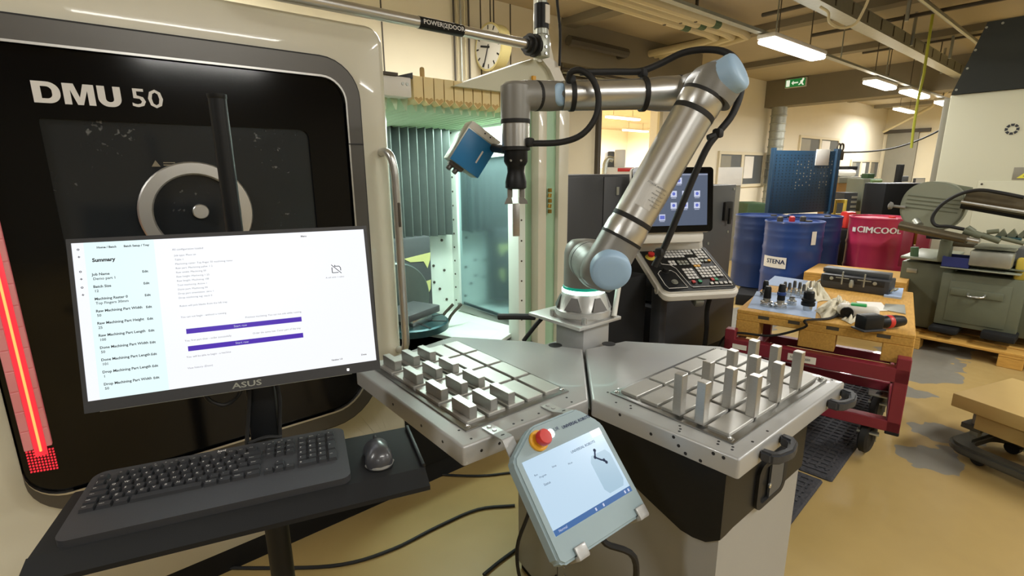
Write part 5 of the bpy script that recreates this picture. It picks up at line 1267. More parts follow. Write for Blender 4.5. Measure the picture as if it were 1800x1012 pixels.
for x in (XA, XB - .06, -.06): cbx('cross_rail', (x, YA, .20), (x + .06, YB, .26))
for x in (XA, XB - .06):
    for y in (YA, YB - .06): cbx('leg_foot', (x - .001, y - .001, .185), (x + .061, y + .061, .205), 'black_matte')
lb = MB(); lb.box((XA - .002, -.02, zt_ - .075), (XA, .12, zt_ - .035), 0, Mc); lo_ = lb.build('name_label', 'paper_white', ct); lb = MB().box((XA - .002, .34, zt_ - .07), (XA, .42, zt_ - .04), 0, Mc).build('name_label', 'paper_white', ct)
tq = MB(); put_text(tq, 'NIKON 790000', .022, Mc @ frame((XA - .003, .108, zt_ - .055), (0, -1, 0), (0, 0, 1)), sx=.7); stuff(tq.build('label_text', 'screen_ink', lo_))
for (x, y) in ((XA + .09, YA + .13), (XA + .55, YA + .10), (XA + .09, YB - .13), (XB - .09, YB - .13), (XB - .12, YA + .12)):
    c = V((x, y, .110))
    w_ = MB(); w_.lathe([(.03, -.022), (.08, -.024), (.094, -.014), (.094, .014), (.08, .024), (.03, .022)], Mc @ c, Mc.to_3x3() @ V((.25, 1, 0)), 28); wo = w_.build('wheel', 'black_rubber', ct)
    f_ = MB(); f_.box((x - .05, y - .055, .19), (x + .05, y + .055, .20), .002, Mc)
    for s_ in (-1, 1): f_.prism([Mc @ V(p) for p in ((x - .035, y + s_ * .038, .195), (x + .035, y + s_ * .038, .195), (x + .014, y + s_ * .038, .09), (x - .014, y + s_ * .038, .09))], Mc.to_3x3() @ V((0, .004 * s_, 0)))
    f_.box((x - .07, y - .05, .15), (x - .03, y + .05, .16), .002, Mc)
    f_.build('wheel_fork', 'zinc', wo)
Mpal = MX.Translation(V((cx_.x, cx_.y, 0)) + V((0, 0, zt_ - .01))) @ MX.Rotation(rzc, 4, 'Z')
zpt = zt_ - .01 + .165
wp = thing('wooden_pallet', 'yellow wooden pallet lying on the maroon cart under the tools', 'pallet', (cx_.x, cx_.y, zt_ - .01), rzc)
def wpp(nm, lo, hi): return MB().box(lo, hi, .004, Mpal, 1).build(nm, 'wood_pallet', wp)
Lh, Wh = .58, .43
wpp('deck_sheet', (-Lh, -Wh, .143), (Lh, Wh, .165))
for x in (-Lh, -.07, Lh - .14):
    wpp('stringer_board', (x, -Wh, .10), (x + .14, Wh, .143))
    for y, b in ((-Wh, .13), (-.09, .18), (Wh - .13, .13)): wpp('block', (x, y, .0), (x + .14, y + b, .10))
nt_ = MB()
for y in (-.30, -.07, .12, .28): nt_.box((-Lh - .001, y - .03, .126), (-Lh + .01, y + .03, .145), 0, Mpal)
stuff(nt_.build('notch', 'dark_pipe', wp))
def pal(px, py, dz=0): return uz(px, py, zpt + dz)
# paper sheets on the pallet
def sheet(nm, label, pix, m, cat='paper', th=.002, dz=.0):
    o = MB().prism([pal(x, y, dz) for x, y in pix], (0, 0, th)).build(nm, m); tag(o, label, cat); return o
sheet('paper_sheet', 'pale blue paper sheet under the tool holders on the pallet', ((1314, 541), (1433, 560), (1437, 530), (1422, 519), (1330, 512)), 'paper_blue')
sheet('paper_sheet', 'pale blue paper sheet at the far left corner of the pallet, behind the tool holders', ((1343, 500), (1410, 508), (1432, 495), (1362, 485)), 'paper_blue')
sheet('paper_sheet', 'folded blue paper at the far right end of the pallet, beside the clamping block', ((1553, 522), (1584, 526), (1588, 509), (1560, 508)), 'paper_blue', th=.012)
sheet('paper_sheet', 'white paper sheet behind the hand scanner on the pallet', ((1520, 548), (1562, 546), (1549, 532), (1505, 530)), 'paper_white', th=.003, dz=.002)
sheet('steel_plate', 'small grey steel plate near the right edge of the pallet', ((1552, 545), (1592, 553), (1590, 537), (1556, 535)), 'zinc', 'plate', .006)
# tool holders
def holder(label, px, py, h, r, kind, m='black_plastic'):
    p = pal(px, py, .002); t = thing('tool_holder', label, 'tool holder', p, 0, 'tool holders on the pallet')
    s = h / .14
    if kind == 0:       # tall chuck standing on its taper flange
        MB().lathe([(r * .62, 0), (r * .68, .02 * s), (r * .7, .028 * s)], p, (0, 0, 1), 20).build('flange', 'bolt_zinc', t)
        MB().lathe([(r * .98, .028 * s), (r, .032 * s), (r, .045 * s), (r * .86, .047 * s), (r * .86, .053 * s), (r, .055 * s), (r, .065 * s), (r * .8, .068 * s), (r * .78, .10 * s), (r * .6, .108 * s), (0, .108 * s)], p, (0, 0, 1), 20).build('body', m, t)
        MB().lathe([(r * .42, .105 * s), (r * .40, .125 * s), (r * .30, .13 * s), (r * .16, .132 * s), (r * .14, .16 * s), (0, .165 * s)], p, (0, 0, 1), 16).build('cutter', 'bolt_zinc', t)
    else:
        MB().lathe([(r, 0), (r, .012), (r * .8, .014), (r * .8, .02), (r, .022), (r, .03), (r * .62, .034), (r * .58, .05)], p, (0, 0, 1), 20).build('flange', 'bolt_zinc', t)
        MB().lathe([(r * .6, .05), (r * .62, .052), (r * .55, h * .9), (r * .4, h), (0, h)], p, (0, 0, 1), 18).build('body', m, t)
        if kind == 2: MB().lathe([(r * .64, h * .55), (r * .70, h * .56), (r * .70, h * .66), (r * .6, h * .68)], p, (0, 0, 1), 18).build('blue_ring', 'drum_blue', t)
holder('short dark tool holder on a bright flange, front left of the pallet', 1347, 537, .125, .036, 1)
holder('tall tool holder with a blue ring, second from the left at the front', 1371, 541, .15, .036, 2)
holder('small low bright tool holder in the front row, between the two tall ones', 1391, 536, .055, .028, 1)
holder('tall black tool holder with grey nose, right end of the front row', 1419, 545, .155, .038, 0)
holder('slim dark tool holder at the far left, behind the front row', 1344, 521, .11, .03, 1)
for k, (px, py) in enumerate(((1378, 519), (1386, 521), (1395, 517), (1404, 520), (1411, 524))):
    holder('slim grey tool holder in the rear row, %s from the left' % ['first', 'second', 'third', 'fourth', 'fifth'][k], px, py, .095, .018, 1, 'trim_grey')
# cloths
def cloth(label, pix, h, m, seed, nm='cloth'):
    """crumpled cloth: a domed, folded sheet resting on the pallet"""
    r = random.Random(seed); pts = [pal(x, y, .002) for x, y in pix]; c = sum(pts, V((0, 0, 0))) / len(pts)
    mb = MB(); n = 40; rings = []
    ph = [r.uniform(0, 6.28) for _ in range(6)]
    for j in range(9):
        f = 1 - j / 9
        ring = []
        for i in range(n):
            u = i / n * len(pts); a = pts[int(u) % len(pts)]; b = pts[(int(u) + 1) % len(pts)]; e = a.lerp(b, u - int(u))
            q = c + (e - c) * f * (1 + .06 * math.sin(5 * u + ph[j % 6]))
            th = 2 * PI * i / n
            z = h * (1 - f ** 2) * (.55 + .30 * math.sin(3 * th + ph[0] + j * .5) + .22 * math.sin(7 * th + ph[1] - j)) + (.006 * math.sin(9 * th + ph[2]) + .007 if j else 0)
            ring.append(mb.bm.verts.new((q.x, q.y, pts[0].z + max(.001, z))))
        rings.append(ring)
    for A, B in zip(rings[:-1], rings[1:]):
        for i in range(n): mb.bm.faces.new((A[i], A[(i+1) % n], B[(i+1) % n], B[i]))
    mb.bm.faces.new(rings[-1])
    o = mb.build(nm, m, None, 180); tag(o, label, 'cloth'); return o
cloth('white cloth heaped behind the tool holders on the pallet', ((1395, 512), (1437, 530), (1460, 528), (1448, 512), (1420, 500)), .08, 'cloth_white', 5)
cloth('crumpled cream cloth in the middle of the pallet, left of the scanner', ((1432, 546), (1448, 562), (1478, 556), (1498, 548), (1500, 536), (1465, 528)), .075, 'cloth_white', 11)
cloth('small cream work glove in front of the hand scanner', ((1478, 562), (1496, 569), (1522, 556), (1510, 546), (1492, 552)), .035, 'cloth_white', 17, 'work_glove')
# hand scanner
hs_ = thing('hand_scanner', 'white and black hand-held scanner with green pad among the cloths', 'scanner', pal(1508, 546))
MSc = frame(pal(1508, 546, .05), (pal(1530, 546) - pal(1480, 540)).normalized(), (e2.x, e2.y, .1))
MB().cbox((0, 0, 0), (.20, .075, .07), .03, MSc, 4).build('shell', 'white_plastic', hs_)
MB().cbox((.0, .0, .036), (.075, .04, .012), .005, MSc).build('green_pad', 'sign_green', hs_)
MB().lathe([(.032, 0), (.032, .012), (.018, .014), (.016, .010), (0, .010)], MSc @ V((-.05, -.036, -.004)), MSc.to_3x3() @ V((0, -1, 0)), 20).build('lens_ring', 'black_plastic', hs_)
MB().cbox((.0, -.03, -.032), (.21, .03, .012), .005, MSc).build('lower_strip', 'black_plastic', hs_)
pipe('scanner_cable', 'black cable trailing from the scanner over the pallet front and down the left', [MSc @ V((-.09, -.03, -.03)), pal(1455, 560, .008), pal(1415, 563, .008), P0 + e1 * .46 - e2 * .02 + V((0, 0, .68)), P0 + e1 * .62 - e2 * .03 + V((0, 0, .60)), P0 + e1 * .80 - e2 * .04 + V((0, 0, .585)), P0 + e1 * .88 - e2 * .02 + V((0, 0, .54)), P0 + e1 * .92 - e2 * .0 + V((0, 0, .45)), P0 + e1 * .91 + V((0, 0, .32)), P0 + e1 * .93 + V((0, 0, .1))], .007, 'black_rubber', 8, 5, cat='cable')
# cordless screwdriver
dr = thing('cordless_drill', 'black cordless drill with red trim lying at the right front of the pallet', 'drill', pal(1545, 566))
MDr = frame(pal(1547, 566, .04), (pal(1590, 562) - pal(1512, 567)).normalized(), (e2.x, e2.y, 0)) @ MX.Scale(.88, 4)
MB().cbox((-.075, 0, .008), (.13, .085, .09), .014, MDr).build('battery', 'black_plastic', dr)
MB().cbox((-.075, 0, -.036), (.15, .10, .012), .004, MDr).build('battery_foot', 'anthracite', dr)
MB().lathe([(.02, -.02), (.03, 0), (.034, .03), (.034, .09), (.026, .14), (.016, .15)], MDr @ V((.0, 0, .0)), MDr.to_3x3() @ V((1, 0, 0)), 18).build('motor_body', 'black_plastic', dr)
MB().lathe([(.0345, .035), (.036, .038), (.036, .06), (.0345, .063)], MDr @ V((.0, 0, .0)), MDr.to_3x3() @ V((1, 0, 0)), 18).build('red_band', 'red_plastic', dr)
# clamping block at the back
vs = thing('clamping_block', 'long dark grey machined clamping block at the far end of the pallet', 'vise', pal(1500, 515))
a_, b_ = pal(1442, 503), pal(1562, 520); MV = frame((a_ + b_) / 2, (b_ - a_), (e2.x, e2.y, 0)); lv = (b_ - a_).length
MV = frame((a_ + b_) / 2, (b_ - a_), V((0, 0, 1)).cross((b_ - a_).normalized()))
MB().box((-lv/2, -.02, 0), (lv/2, .16, .10), .008, MV).build('body', 'anthracite', vs)
MB().box((-lv/2 - .01, .05, .10), (lv/2 - .02, .15, .135), .005, MV).build('top_plate', 'dark_grey_panel', vs)
pk = MB()
for x in (-.33, -.02, .30): pk.box((lv * x - .055, -.022, .052), (lv * x + .055, -.014, .098), .008, MV); 
stuff(pk.build('pocket', 'text_black', vs))
sb = MB()
for x in (-.33, .30): sb.disc(MV @ V((lv * x, -.021, .075)), MV.to_3x3() @ V((0, -1, 0)), .012, .006, 10)
for x in (-.17, .15): sb.box((lv * x - .004, -.024, .04), (lv * x + .004, -.012, .13), 0, MV); sb.box((lv * x - .04, -.024, .082), (lv * x + .04, -.012, .088), 0, MV)
sb.lathe([(.012, 0), (.016, .02), (.010, .05), (0, .055)], MV @ V((-.02 * lv, -.035, .03)), (0, 0, 1), 10)
for x in (-lv/2 - .02, lv/2 + .005): sb.tube([MV @ V((x, 0, .03)), MV @ V((x + .02, -.01, .05)), MV @ V((x + .03, .03, .05)), MV @ V((x + .01, .05, .03))], .008, 8, 3)
stuff(sb.build('fittings', 'zinc', vs))
# ---------------------------------------------------------------- rubber mats
def matt(label, pts, th=.014):
    m = MB(); m.prism([(x, y, 0) for x, y in pts], (0, 0, th))
    bmesh.ops.recalc_face_normals(m.bm, faces=m.bm.faces[:]); bmesh.ops.bevel(m.bm, geom=[e for e in m.bm.edges if max(v.co.z for v in e.verts) > th - .001], offset=.008, segments=1, affect='EDGES')
    t = m.build('rubber_mat', 'rubber_mat'); c = V((sum(p[0] for p in pts) / len(pts), sum(p[1] for p in pts) / len(pts), 0))
    g = MB(); u = V((pts[1][0] - pts[0][0], pts[1][1] - pts[0][1], 0)); v = V((pts[3][0] - pts[0][0], pts[3][1] - pts[0][1], 0)); o = V((*pts[0], th))
    nu, nv = int(u.length / .045), int(v.length / .045)
    for i in range(1, nu):
        a = o + u * (i / nu) + v * .04; b = o + u * (i / nu) + v * .96; w_ = u.normalized() * .008
        g.prism([a - w_, a + w_, b + w_, b - w_], (0, 0, .005))
    for j in range(1, nv):
        a = o + v * (j / nv) + u * .04; b = o + v * (j / nv) + u * .96; w_ = v.normalized() * .006
        g.prism([a - w_, a + w_, b + w_, b - w_], (0, 0, .004))
    tag(t, label, 'mat'); go = g.build('ribs', 'rubber_mat', t); go['kind'] = 'stuff'
mA = uz(1462, 848, 0); mB = uz(1560, 690, 0)
matt('ribbed black rubber mat on the floor between the robot table and the cart', [(mA.x, mA.y), (mA.x + 1.75, mA.y + .12), (mA.x + 1.70, mA.y + .95), (mA.x - .06, mA.y + .83)])
mC = uz(1402, 850, 0)
matt('small corner of a second rubber mat beside the silver cabinet', [(mA.x - .95, mA.y - .03), (mA.x - .03, mA.y + .03), (mA.x - .09, mA.y + .8), (mA.x - 1.0, mA.y + .75)])
# ---------------------------------------------------------------- band saw
SX = 5.5
bs = thing('band_saw', 'olive green metal band saw on two box stands with a raised oval wheel guard', 'band saw', (5.8, .55, .13))
def sx(px, py, X=SX): return ux(px, py, X)
def fbox(nm, pa, pb, X0, depth, m, bev=.008, par=None):
    a = ux(*pa, X0); b = ux(*pb, X0)
    return MB().box((X0, min(a.y, b.y), min(a.z, b.z)), (X0 + depth, max(a.y, b.y), max(a.z, b.z)), bev).build(nm, m, par or bs)
s1 = fbox('left_stand', (1586, 458), (1658, 582), 5.62, .6, 'saw_green'); s2 = fbox('right_stand', (1657, 478), (1784, 592), 5.52, .75, 'saw_green'); s3 = fbox('end_stand', (1787, 500), (1880, 610), 5.60, .6, 'saw_green')
fbox('stand_top', (1583, 449), (1665, 462), 5.55, .7, 'saw_light'); fbox('stand_top', (1652, 470), (1795, 483), 5.45, .85, 'saw_light')
fbox('stand_door', (1671, 492), (1764, 580), 5.512, .012, 'saw_green', .004, s2); fbox('door_panel', (1672, 505), (1762, 530), 5.50, .014, 'saw_green', .003, s2)
hd = MB(); a = ux(1702, 516, 5.5); b = ux(1731, 519, 5.5); hd.tube([(5.50, a.y, a.z), (5.465, a.y - .01, a.z - .015), (5.465, b.y + .01, b.z - .015), (5.50, b.y, b.z)], .009, 8, 3); hd.build('door_handle', 'bolt_zinc', s2)
fbox('maker_plate', (1594, 471), (1611, 480), 5.612, .01, 'zinc', .002, s1)
for pa, pb in (((1632, 572), (1680, 590)), ((1724, 582), (1783, 606))): fbox('foot', pa, pb, 5.42, .5, 'black_matte', .01)
fbox('yellow_box', (1788, 453), (1850, 500), 5.55, .3, 'yellow_step', .02)
# guard, motor, tubes
GC = ux(1637, 363, 5.62); gn = V((-1, 0, 0)); ga = V((0, -1, -.10)).normalized(); gb = V((0, -.10, 1)).normalized(); gb = (gb - ga * gb.dot(ga)).normalized()
rx = (ux(1692, 375, 5.62) - ux(1580, 360, 5.62)).length / 2; rz_ = .212
gd = MB(); O = [GC + ga * (rx * math.copysign(abs(math.cos(t)) ** .85, math.cos(t))) + gb * (rz_ * math.copysign(abs(math.sin(t)) ** .9, math.sin(t))) for t in [2 * PI * k / 40 for k in range(40)]]
gd.prism(O, (.16, 0, 0)); bmesh.ops.recalc_face_normals(gd.bm, faces=gd.bm.faces[:]); bmesh.ops.bevel(gd.bm, geom=[e for e in gd.bm.edges if e.calc_face_angle(0) > .8], offset=.015, segments=2, affect='EDGES'); gdo = gd.build('wheel_guard', 'saw_light', bs)
rb = MB()
for k in (-1.6, -.6, .4, 1.4):
    L_ = rx * .82; o = GC + gb * (k * -.034 + .02) + gn * .001
    rb.prism([o - ga * L_ - gb * .004, o + ga * L_ - gb * .004, o + ga * L_ + gb * .004, o - ga * L_ + gb * .004], gn * .004)
stuff(rb.build('guard_rib', 'saw_green', gdo))
p_ = ux(1577, 364, 5.6); MB().lathe([(.012, 0), (.012, .09), (.03, .10), (.035, .12), (.012, .13), (0, .13)], p_ + V((0, -.06, 0)), (0, 1, .1), 12).build('tension_knob', 'robot_grey', bs)
MB().cyl(ux(1650, 332, 5.75), ux(1704, 342, 5.75), .062, seg=20).build('motor', 'saw_green', bs)
MB().cyl(ux(1698, 348, 5.55), ux(1840, 370, 5.55), .068, seg=20).build('upper_tube', 'saw_tube', bs)
MB().cyl(ux(1690, 354, 5.5), ux(1840, 378, 5.5), .018, seg=10).build('upper_rod', 'brushed_steel', bs)
MB().cyl(ux(1690, 360, 5.56), ux(1840, 386, 5.56), .03, seg=10).build('lower_bar', 'black_matte', bs)
MB().cyl(ux(1583, 396, 5.45), ux(1700, 421, 5.35), .040, .034, seg=18).build('arm_tube', 'saw_tube', bs)
MB().cyl(ux(1640, 409, 5.40), ux(1722, 424, 5.33), .018, seg=12).build('piston_rod', 'brushed_steel', bs)
hs = MB(); hs.tube([ux(x, y, 5.45) for x, y in ((1800, 347), (1760, 339), (1720, 334), (1685, 342), (1655, 360), (1639, 382), (1645, 396), (1668, 398), (1695, 403))], .014, 10, 5); hs.build('hydraulic_hose', 'black_rubber', bs)
cp = MB()
for pa, pb, r in (((1695, 405), (1725, 415), .028), ((1725, 413), (1758, 424), .024), ((1760, 418), (1800, 428), .016), ((1735, 408), (1756, 406), .018), ((1700, 400), (1712, 408), .024)): cp.cyl(ux(*pa, 5.4), ux(*pb, 5.4), r, seg=12)
for px in (1745, 1763, 1783, 1797):
    a = ux(px, 418, 5.45); cp.prism([a, a + V((0, -.09, .0)), a + V((0, -.05, .075))], (.05, 0, 0))
stuff(cp.build('blade_guide', 'saw_green', bs))
fbox('guide_bar', (1728, 414), (1795, 424), 5.42, .04, 'teal_dark')
fbox('vice_body', (1706, 440), (1776, 474), 5.45, .35, 'zinc', .012); fbox('vice_top', (1712, 432), (1786, 443), 5.5, .3, 'saw_light', .006); fbox('vice_jaw', (1768, 435), (1800, 470), 5.6, .25, 'dark_grey_panel')
fbox('work_bed', (1660, 462), (1800, 478), 5.5, .5, 'saw_green'); fbox('column', (1652, 420), (1666, 462), 5.5, .12, 'saw_green', .02)
fbox('tray_plate', (1628, 412), (1690, 424), 5.62, .3, 'black_matte'); fbox('cross_member', (1664, 425), (1712, 436), 5.55, .15, 'saw_tube')
MB().cyl(ux(1610, 388, 5.5), ux(1616, 396, 5.45), .03, seg=12).build('arm_knob', 'zinc', bs)
ub = MB(); ub.cyl(ux(1607, 452, 5.6), ux(1608, 434, 5.6), .03, seg=12); ub.build('small_post', 'green_dark', bs)
bb_ = MB(); a = ux(1657, 456, 5.48); b = ux(1703, 470, 5.48); bb_.ringprism([(5.46, a.y, b.z - .01), (5.46, b.y, b.z - .01), (5.68, b.y, b.z - .01), (5.68, a.y, b.z - .01)], [(5.47, a.y - .01, b.z - .01), (5.47, b.y + .01, b.z - .01), (5.67, b.y + .01, b.z - .01), (5.67, a.y - .01, b.z - .01)], (0, 0, .085)); bb_.box((5.46, b.y, b.z - .012), (5.68, a.y, b.z - .006)); bo_ = bb_.build('parts_bin', 'blue_bin'); tag(bo_, 'dark blue plastic bin on the bed of the band saw', 'bin')
# pallet under the saw
wp2 = thing('wooden_pallet', 'old wooden pallet under the band saw stands', 'pallet', (5.95, .35, 0), math.radians(90))
M2 = MX.Translation((5.78, .40, 0))
def pb2(nm, lo, hi): return MB().box(lo, hi, .004, M2, 1).build(nm, 'wood_pallet', wp2)
for k in range(5): pb2('deck_board', (-.38 + k * .19, -1.1, .105), (-.38 + k * .19 + .14, .72, .128))
for y in (-1.0, -.55, -.10, .55):
    pb2('cross_board', (-.38, y, .083), (.52, y + .15, .105))
    for x in (-.38, 0, .38): pb2('block', (x, y, .0), (x + .14, y + .15, .083))
# red trestle behind the saw, box
fr_ = thing('red_trestle', 'dark red steel trestle standing between the pink drum and the saw', 'trestle', (6.5, 1.55, 0))
for pa, pb in (((1588, 405), (1596, 470)), ((1614, 404), (1626, 470))): fbox('post', pa, pb, 6.5, .08, 'maroon', .004, fr_)
for pa, pb in (((1588, 430), (1622, 444)),): fbox('crossbar', pa, pb, 6.52, .05, 'maroon', .004, fr_)
fbox('leg', (1588, 468), (1596, 540), 6.5, .08, 'maroon', .004, fr_); fbox('leg', (1614, 468), (1626, 540), 6.5, .08, 'maroon', .004, fr_)
a = ux(1595, 430, 6.6); bx_ = MB().cbox((6.62, a.y - .03, a.z + .09), (.12, .11, .16), .01).build('yellow_box', 'orange_yellow'); tag(bx_, 'small yellow box on the red trestle beside the pink drum', 'box')
# ---------------------------------------------------------------- white machine at right
wm = thing('white_machine', 'tall off-white machine housing with slanted black top at the right edge', 'machine', (7.9, -.6, 0))
WX = 6.8
MB().box((WX, -3.2, .08), (WX + 2.2, 1.31, 2.268), .012).build('housing', 'machine_white', wm)
MB().box((WX + .08, 1.29, .08), (WX + 2.1, 1.375, 2.25), .01).build('side_frame', 'door_grey', wm)
MB().box((WX + .05, -3.15, 0), (WX + 2.1, 1.28, .09)).build('plinth', 'black_matte', wm)
hm = MB(); hm.prism([(WX - .02, 1.305, 2.268), (WX - .02, -3.2, 2.268), (WX - .02, -3.2, 2.92), (WX - .02, 1.13, 2.895)], (2.0, 0, 0)); hmo = hm.build('top_hood', 'machine_black', wm)
sb = MB()
for y, z in ((1.27, 2.31), (1.215, 2.50), (1.18, 2.66), (1.13, 2.85), (1.02, 2.865), (.6, 2.88)): sb.disc((WX - .02, y, z), (-1, 0, 0), .011, .005, 8)
stuff(sb.build('rivets', 'zinc', hmo))
pnl = MB(); a = ux(1720, 318, WX); b = ux(1706, 432, WX)
pnl.box((WX - .008, -2.0, .35), (WX + .002, a.y, a.z), .003); po_ = pnl.build('service_panel', 'machine_white', wm)
MB().disc((WX - .008, a.y - .03, a.z - .03), (-1, 0, 0), .010, .004, 8).build('screw', 'dark_pipe', po_)
lg = MB(); c = ux(1779, 227, WX)
for k in range(8):
    a0 = k * PI / 4; r0, r1 = .030, .052
    lg.prism([(WX - .001, c.y - r * math.cos(a0 + d), c.z + r * math.sin(a0 + d)) for r, d in ((r0, -.3), (r1, -.28), (r1, .28), (r0, .3))], (-.003, 0, 0))
put_text(lg, 'R', .115, frame((WX - .003, c.y - .085, c.z), (0, -1, 0), (0, 0, 1)), bold=.003); stuff(lg.build('emblem', 'screen_ink', wm))
a = ux(1783, 294, WX); ws = MB().box((WX - .006, a.y - .40, a.z - .115), (WX, a.y, a.z), .002).build('warning_sign', 'door_grey', wm)
t_ = MB(); t_.prism([(WX - .007, a.y - .03, a.z - .10), (WX - .007, a.y - .20, a.z - .10), (WX - .007, a.y - .115, a.z - .015)], (-.002, 0, 0)); t_.build('warning_triangle', 'spot_yellow', ws)
t_ = MB(); t_.prism([(WX - .0095, a.y - .07, a.z - .085), (WX - .0095, a.y - .16, a.z - .085), (WX - .0095, a.y - .115, a.z - .045)], (-.001, 0, 0)); t_.build('triangle_symbol', 'screen_ink', ws)
# ---------------------------------------------------------------- lift table bottom right
zl = .36
q0, q1, q2 = uz(1675, 690, zl), uz(1803, 664, zl), uz(1803, 734, zl)
dF = (q2 - q0); dF.z = 0; dF.normalize(); dB_ = V((-dF.y, dF.x, 0))
if dB_.dot(q1 - q0) < 0: dB_ = -dB_
lf = thing('lift_table', 'tan steel scissor lift table with pedal frame at the lower right edge', 'lift table', (q0.x + .2, q0.y - .3, 0), math.atan2(dF.y, dF.x))
ML = frame((q0.x, q0.y, 0), dF, dB_)
if ML.to_3x3().col[2].z < 0: pass
MB().box((0, 0, zl - .075), (1.2, .55, zl), .006, ML).build('platform', 'lift_tan', lf)
MB().box((.10, .04, zl - .17), (1.15, .5, zl - .075), .004, ML).build('skirt', 'lift_tan', lf)
MB().box((.06, .10, .12), (.10, .14, zl - .075), .004, ML).build('strut', 'zinc', lf)
MB().box((.03, .07, zl - .20), (.12, .16, zl - .17), .003, ML).build('strut_clamp', 'lift_dark', lf)
MB().box((.33, -.012, zl - .17), (.36, .01, zl + .0), .004, ML).build('green_strap', 'green_dark', lf)
pf = MB(); O = rrect(.0, -.02, .8, .42, .10, 5); I = rrect(.09, .06, .7, .34, .06, 5)
pf.ringprism([ML @ V((x, y, .04)) for x, y in O], [ML @ V((x, y, .04)) for x, y in I], (0, 0, .055)); 
bmesh.ops.recalc_face_normals(pf.bm, faces=pf.bm.faces[:]); bmesh.ops.bevel(pf.bm, geom=[e for e in pf.bm.edges if e.calc_face_angle(0) > .8], offset=.015, segments=2, affect='EDGES'); pf.build('pedal_frame', 'lift_dark', lf)
for x in (.15, .65):
    for y in (.05, .36): MB().cyl(ML @ V((x, y - .02, .035)), ML @ V((x, y + .02, .035)), .035, seg=16).build('castor', 'black_rubber', lf)
# ---------------------------------------------------------------- objects far behind
def fthing(nm, label, cat, pa, pb, dep, th, m, bev=.01, tagit=True, floor=False):
    a = ud(*pa, dep); b = ud(*pb, dep)
    if floor: b.z = 0.002
    a.z = max(a.z, b.z); c = (a + b) / 2
    Mx = frame((c.x, c.y, c.z), rt, UP); w_ = abs((b - a).dot(rt)); h_ = abs(b.z - a.z)
    o = MB().cbox((0, 0, -th / 2), (w_, h_, th), bev, Mx).build(nm, m); 
    if tagit: tag(o, label, cat)
    return o, Mx, w_, h_
def stack_thing(nm, label, cat, pa, pb, dep, th, floor=False): 
    a = ud(*pa, dep); b = ud(*pb, dep)
    if floor: b.z = 0.002
    a.z = max(a.z, b.z); c = (a + b) / 2; Mx = frame((c.x, c.y, c.z), rt, UP)
    t = thing(nm, label, cat, (c.x, c.y, min(a.z, b.z))); return t, Mx, abs((b - a).dot(rt)), abs(b.z - a.z)
t, Mx, w_, h_ = stack_thing('work_table', 'cluttered low work bench behind the tool panel and pink drum', 'bench', (1514, 373), (1600, 381), 7.75, .6)
MB().cbox((0, 0, -.3), (w_, h_, .6), .005, Mx).build('bench_top', 'wood_old', t)
for s_ in (-1, 1): MB().box((s_ * w_ * .45 - .04, -Mx.translation.z, -.5), (s_ * w_ * .45 + .04, -.02, -.42), .004, Mx).build('leg', 'dark_grey_panel', t)
t, Mx, w_, h_ = stack_thing('carton_box', 'large brown carton with grey lid right of the tool panel', 'box', (1466, 312), (1510, 452), 8.6, .5, True)
MB().cbox((0, -.04, -.25), (w_, h_ - .08, .5), .006, Mx).build('carton', 'carton', t); MB().cbox((0, h_ / 2 - .04, -.25), (w_ + .03, .10, .53), .006, Mx).build('lid', 'door_grey', t); MB().cbox((w_ * .38, h_ / 2 - .06, .02), (.12, .09, .01), .002, Mx).build('label', 'paper_white', t)
fthing('paper_heap', 'heap of white packing paper on the brown carton', 'paper', (1474, 298), (1508, 311), 8.62, .3, 'paper_white', .06)
fthing('black_tray', 'flat black tray lying on the white papers', 'tray', (1490, 292), (1508, 298.5), 8.66, .25, 'black_matte', .01)
t, Mx, w_, h_ = stack_thing('drawer_tower', 'tower of pale green plastic drawers right of the brown carton', 'drawer unit', (1514, 314), (1548, 372.5), 7.9, .4)
MB().cbox((-w_ * .32, 0, -.2), (w_ * .34, h_, .40), .005, Mx).build('side_panel', 'saw_light', t)
MB().cbox((w_ * .16, 0, -.22), (w_ * .66, h_, .36), .005, Mx).build('body', 'green_dark', t)
for k in range(6):
    z = -h_ / 2 + (k + .5) * h_ / 6
    d = MB().cbox((w_ * .18, z, -.02), (w_ * .60, h_ / 6 - .022, .05), .008, Mx).build('drawer', 'green_drawer', t)
    MB().cbox((w_ * .18, z + .01, .012), (w_ * .50, .016, .02), .004, Mx).build('drawer_grip', 'green_drawer', d)
fthing('green_box', 'small dark green box on top of the drawer tower', 'box', (1525, 305), (1538, 313.5), 7.95, .15, 'green_dark')
t, Mx, w_, h_ = stack_thing('grey_drawer_box', 'dark blue-grey cabinet with pale drawer fronts before the carton', 'drawer unit', (1476, 338), (1500, 462), 7.9, .25, True)
MB().cbox((0, 0, -.15), (w_, h_, .3), .005, Mx).build('body', 'anthracite', t)
for k in range(5): MB().cbox((w_ * .25, h_ * (.44 - .06 * k), .005), (w_ * .4, .035, .02), .004, Mx).build('drawer', 'door_grey', t)
t, Mx, w_, h_ = stack_thing('yellow_rack', 'yellow steel rack just right of the blue tool panel', 'rack', (1460, 350), (1480, 466), 7.3, .3, True)
for s_ in (-.45, .45): MB().cbox((s_ * w_, 0, 0), (.03, h_, .04), .004, Mx).build('upright', 'yellow_step', t)
for f in (.48, .30, .15): MB().cbox((0, f * h_, -.02), (w_, .05, .06), .004, Mx).build('shelf', 'yellow_step', t)
fthing('red_bucket', 'red plastic bucket behind the left of the pink drum', 'bucket', (1487, 372), (1506, 402.5), 6.85, .15, 'red_plastic', .03)
t, Mx, w_, h_ = stack_thing('black_screen', 'large black rectangular cabinet back standing left of the white machine', 'cabinet', (1553, 323), (1627, 381), 6.4, .4)
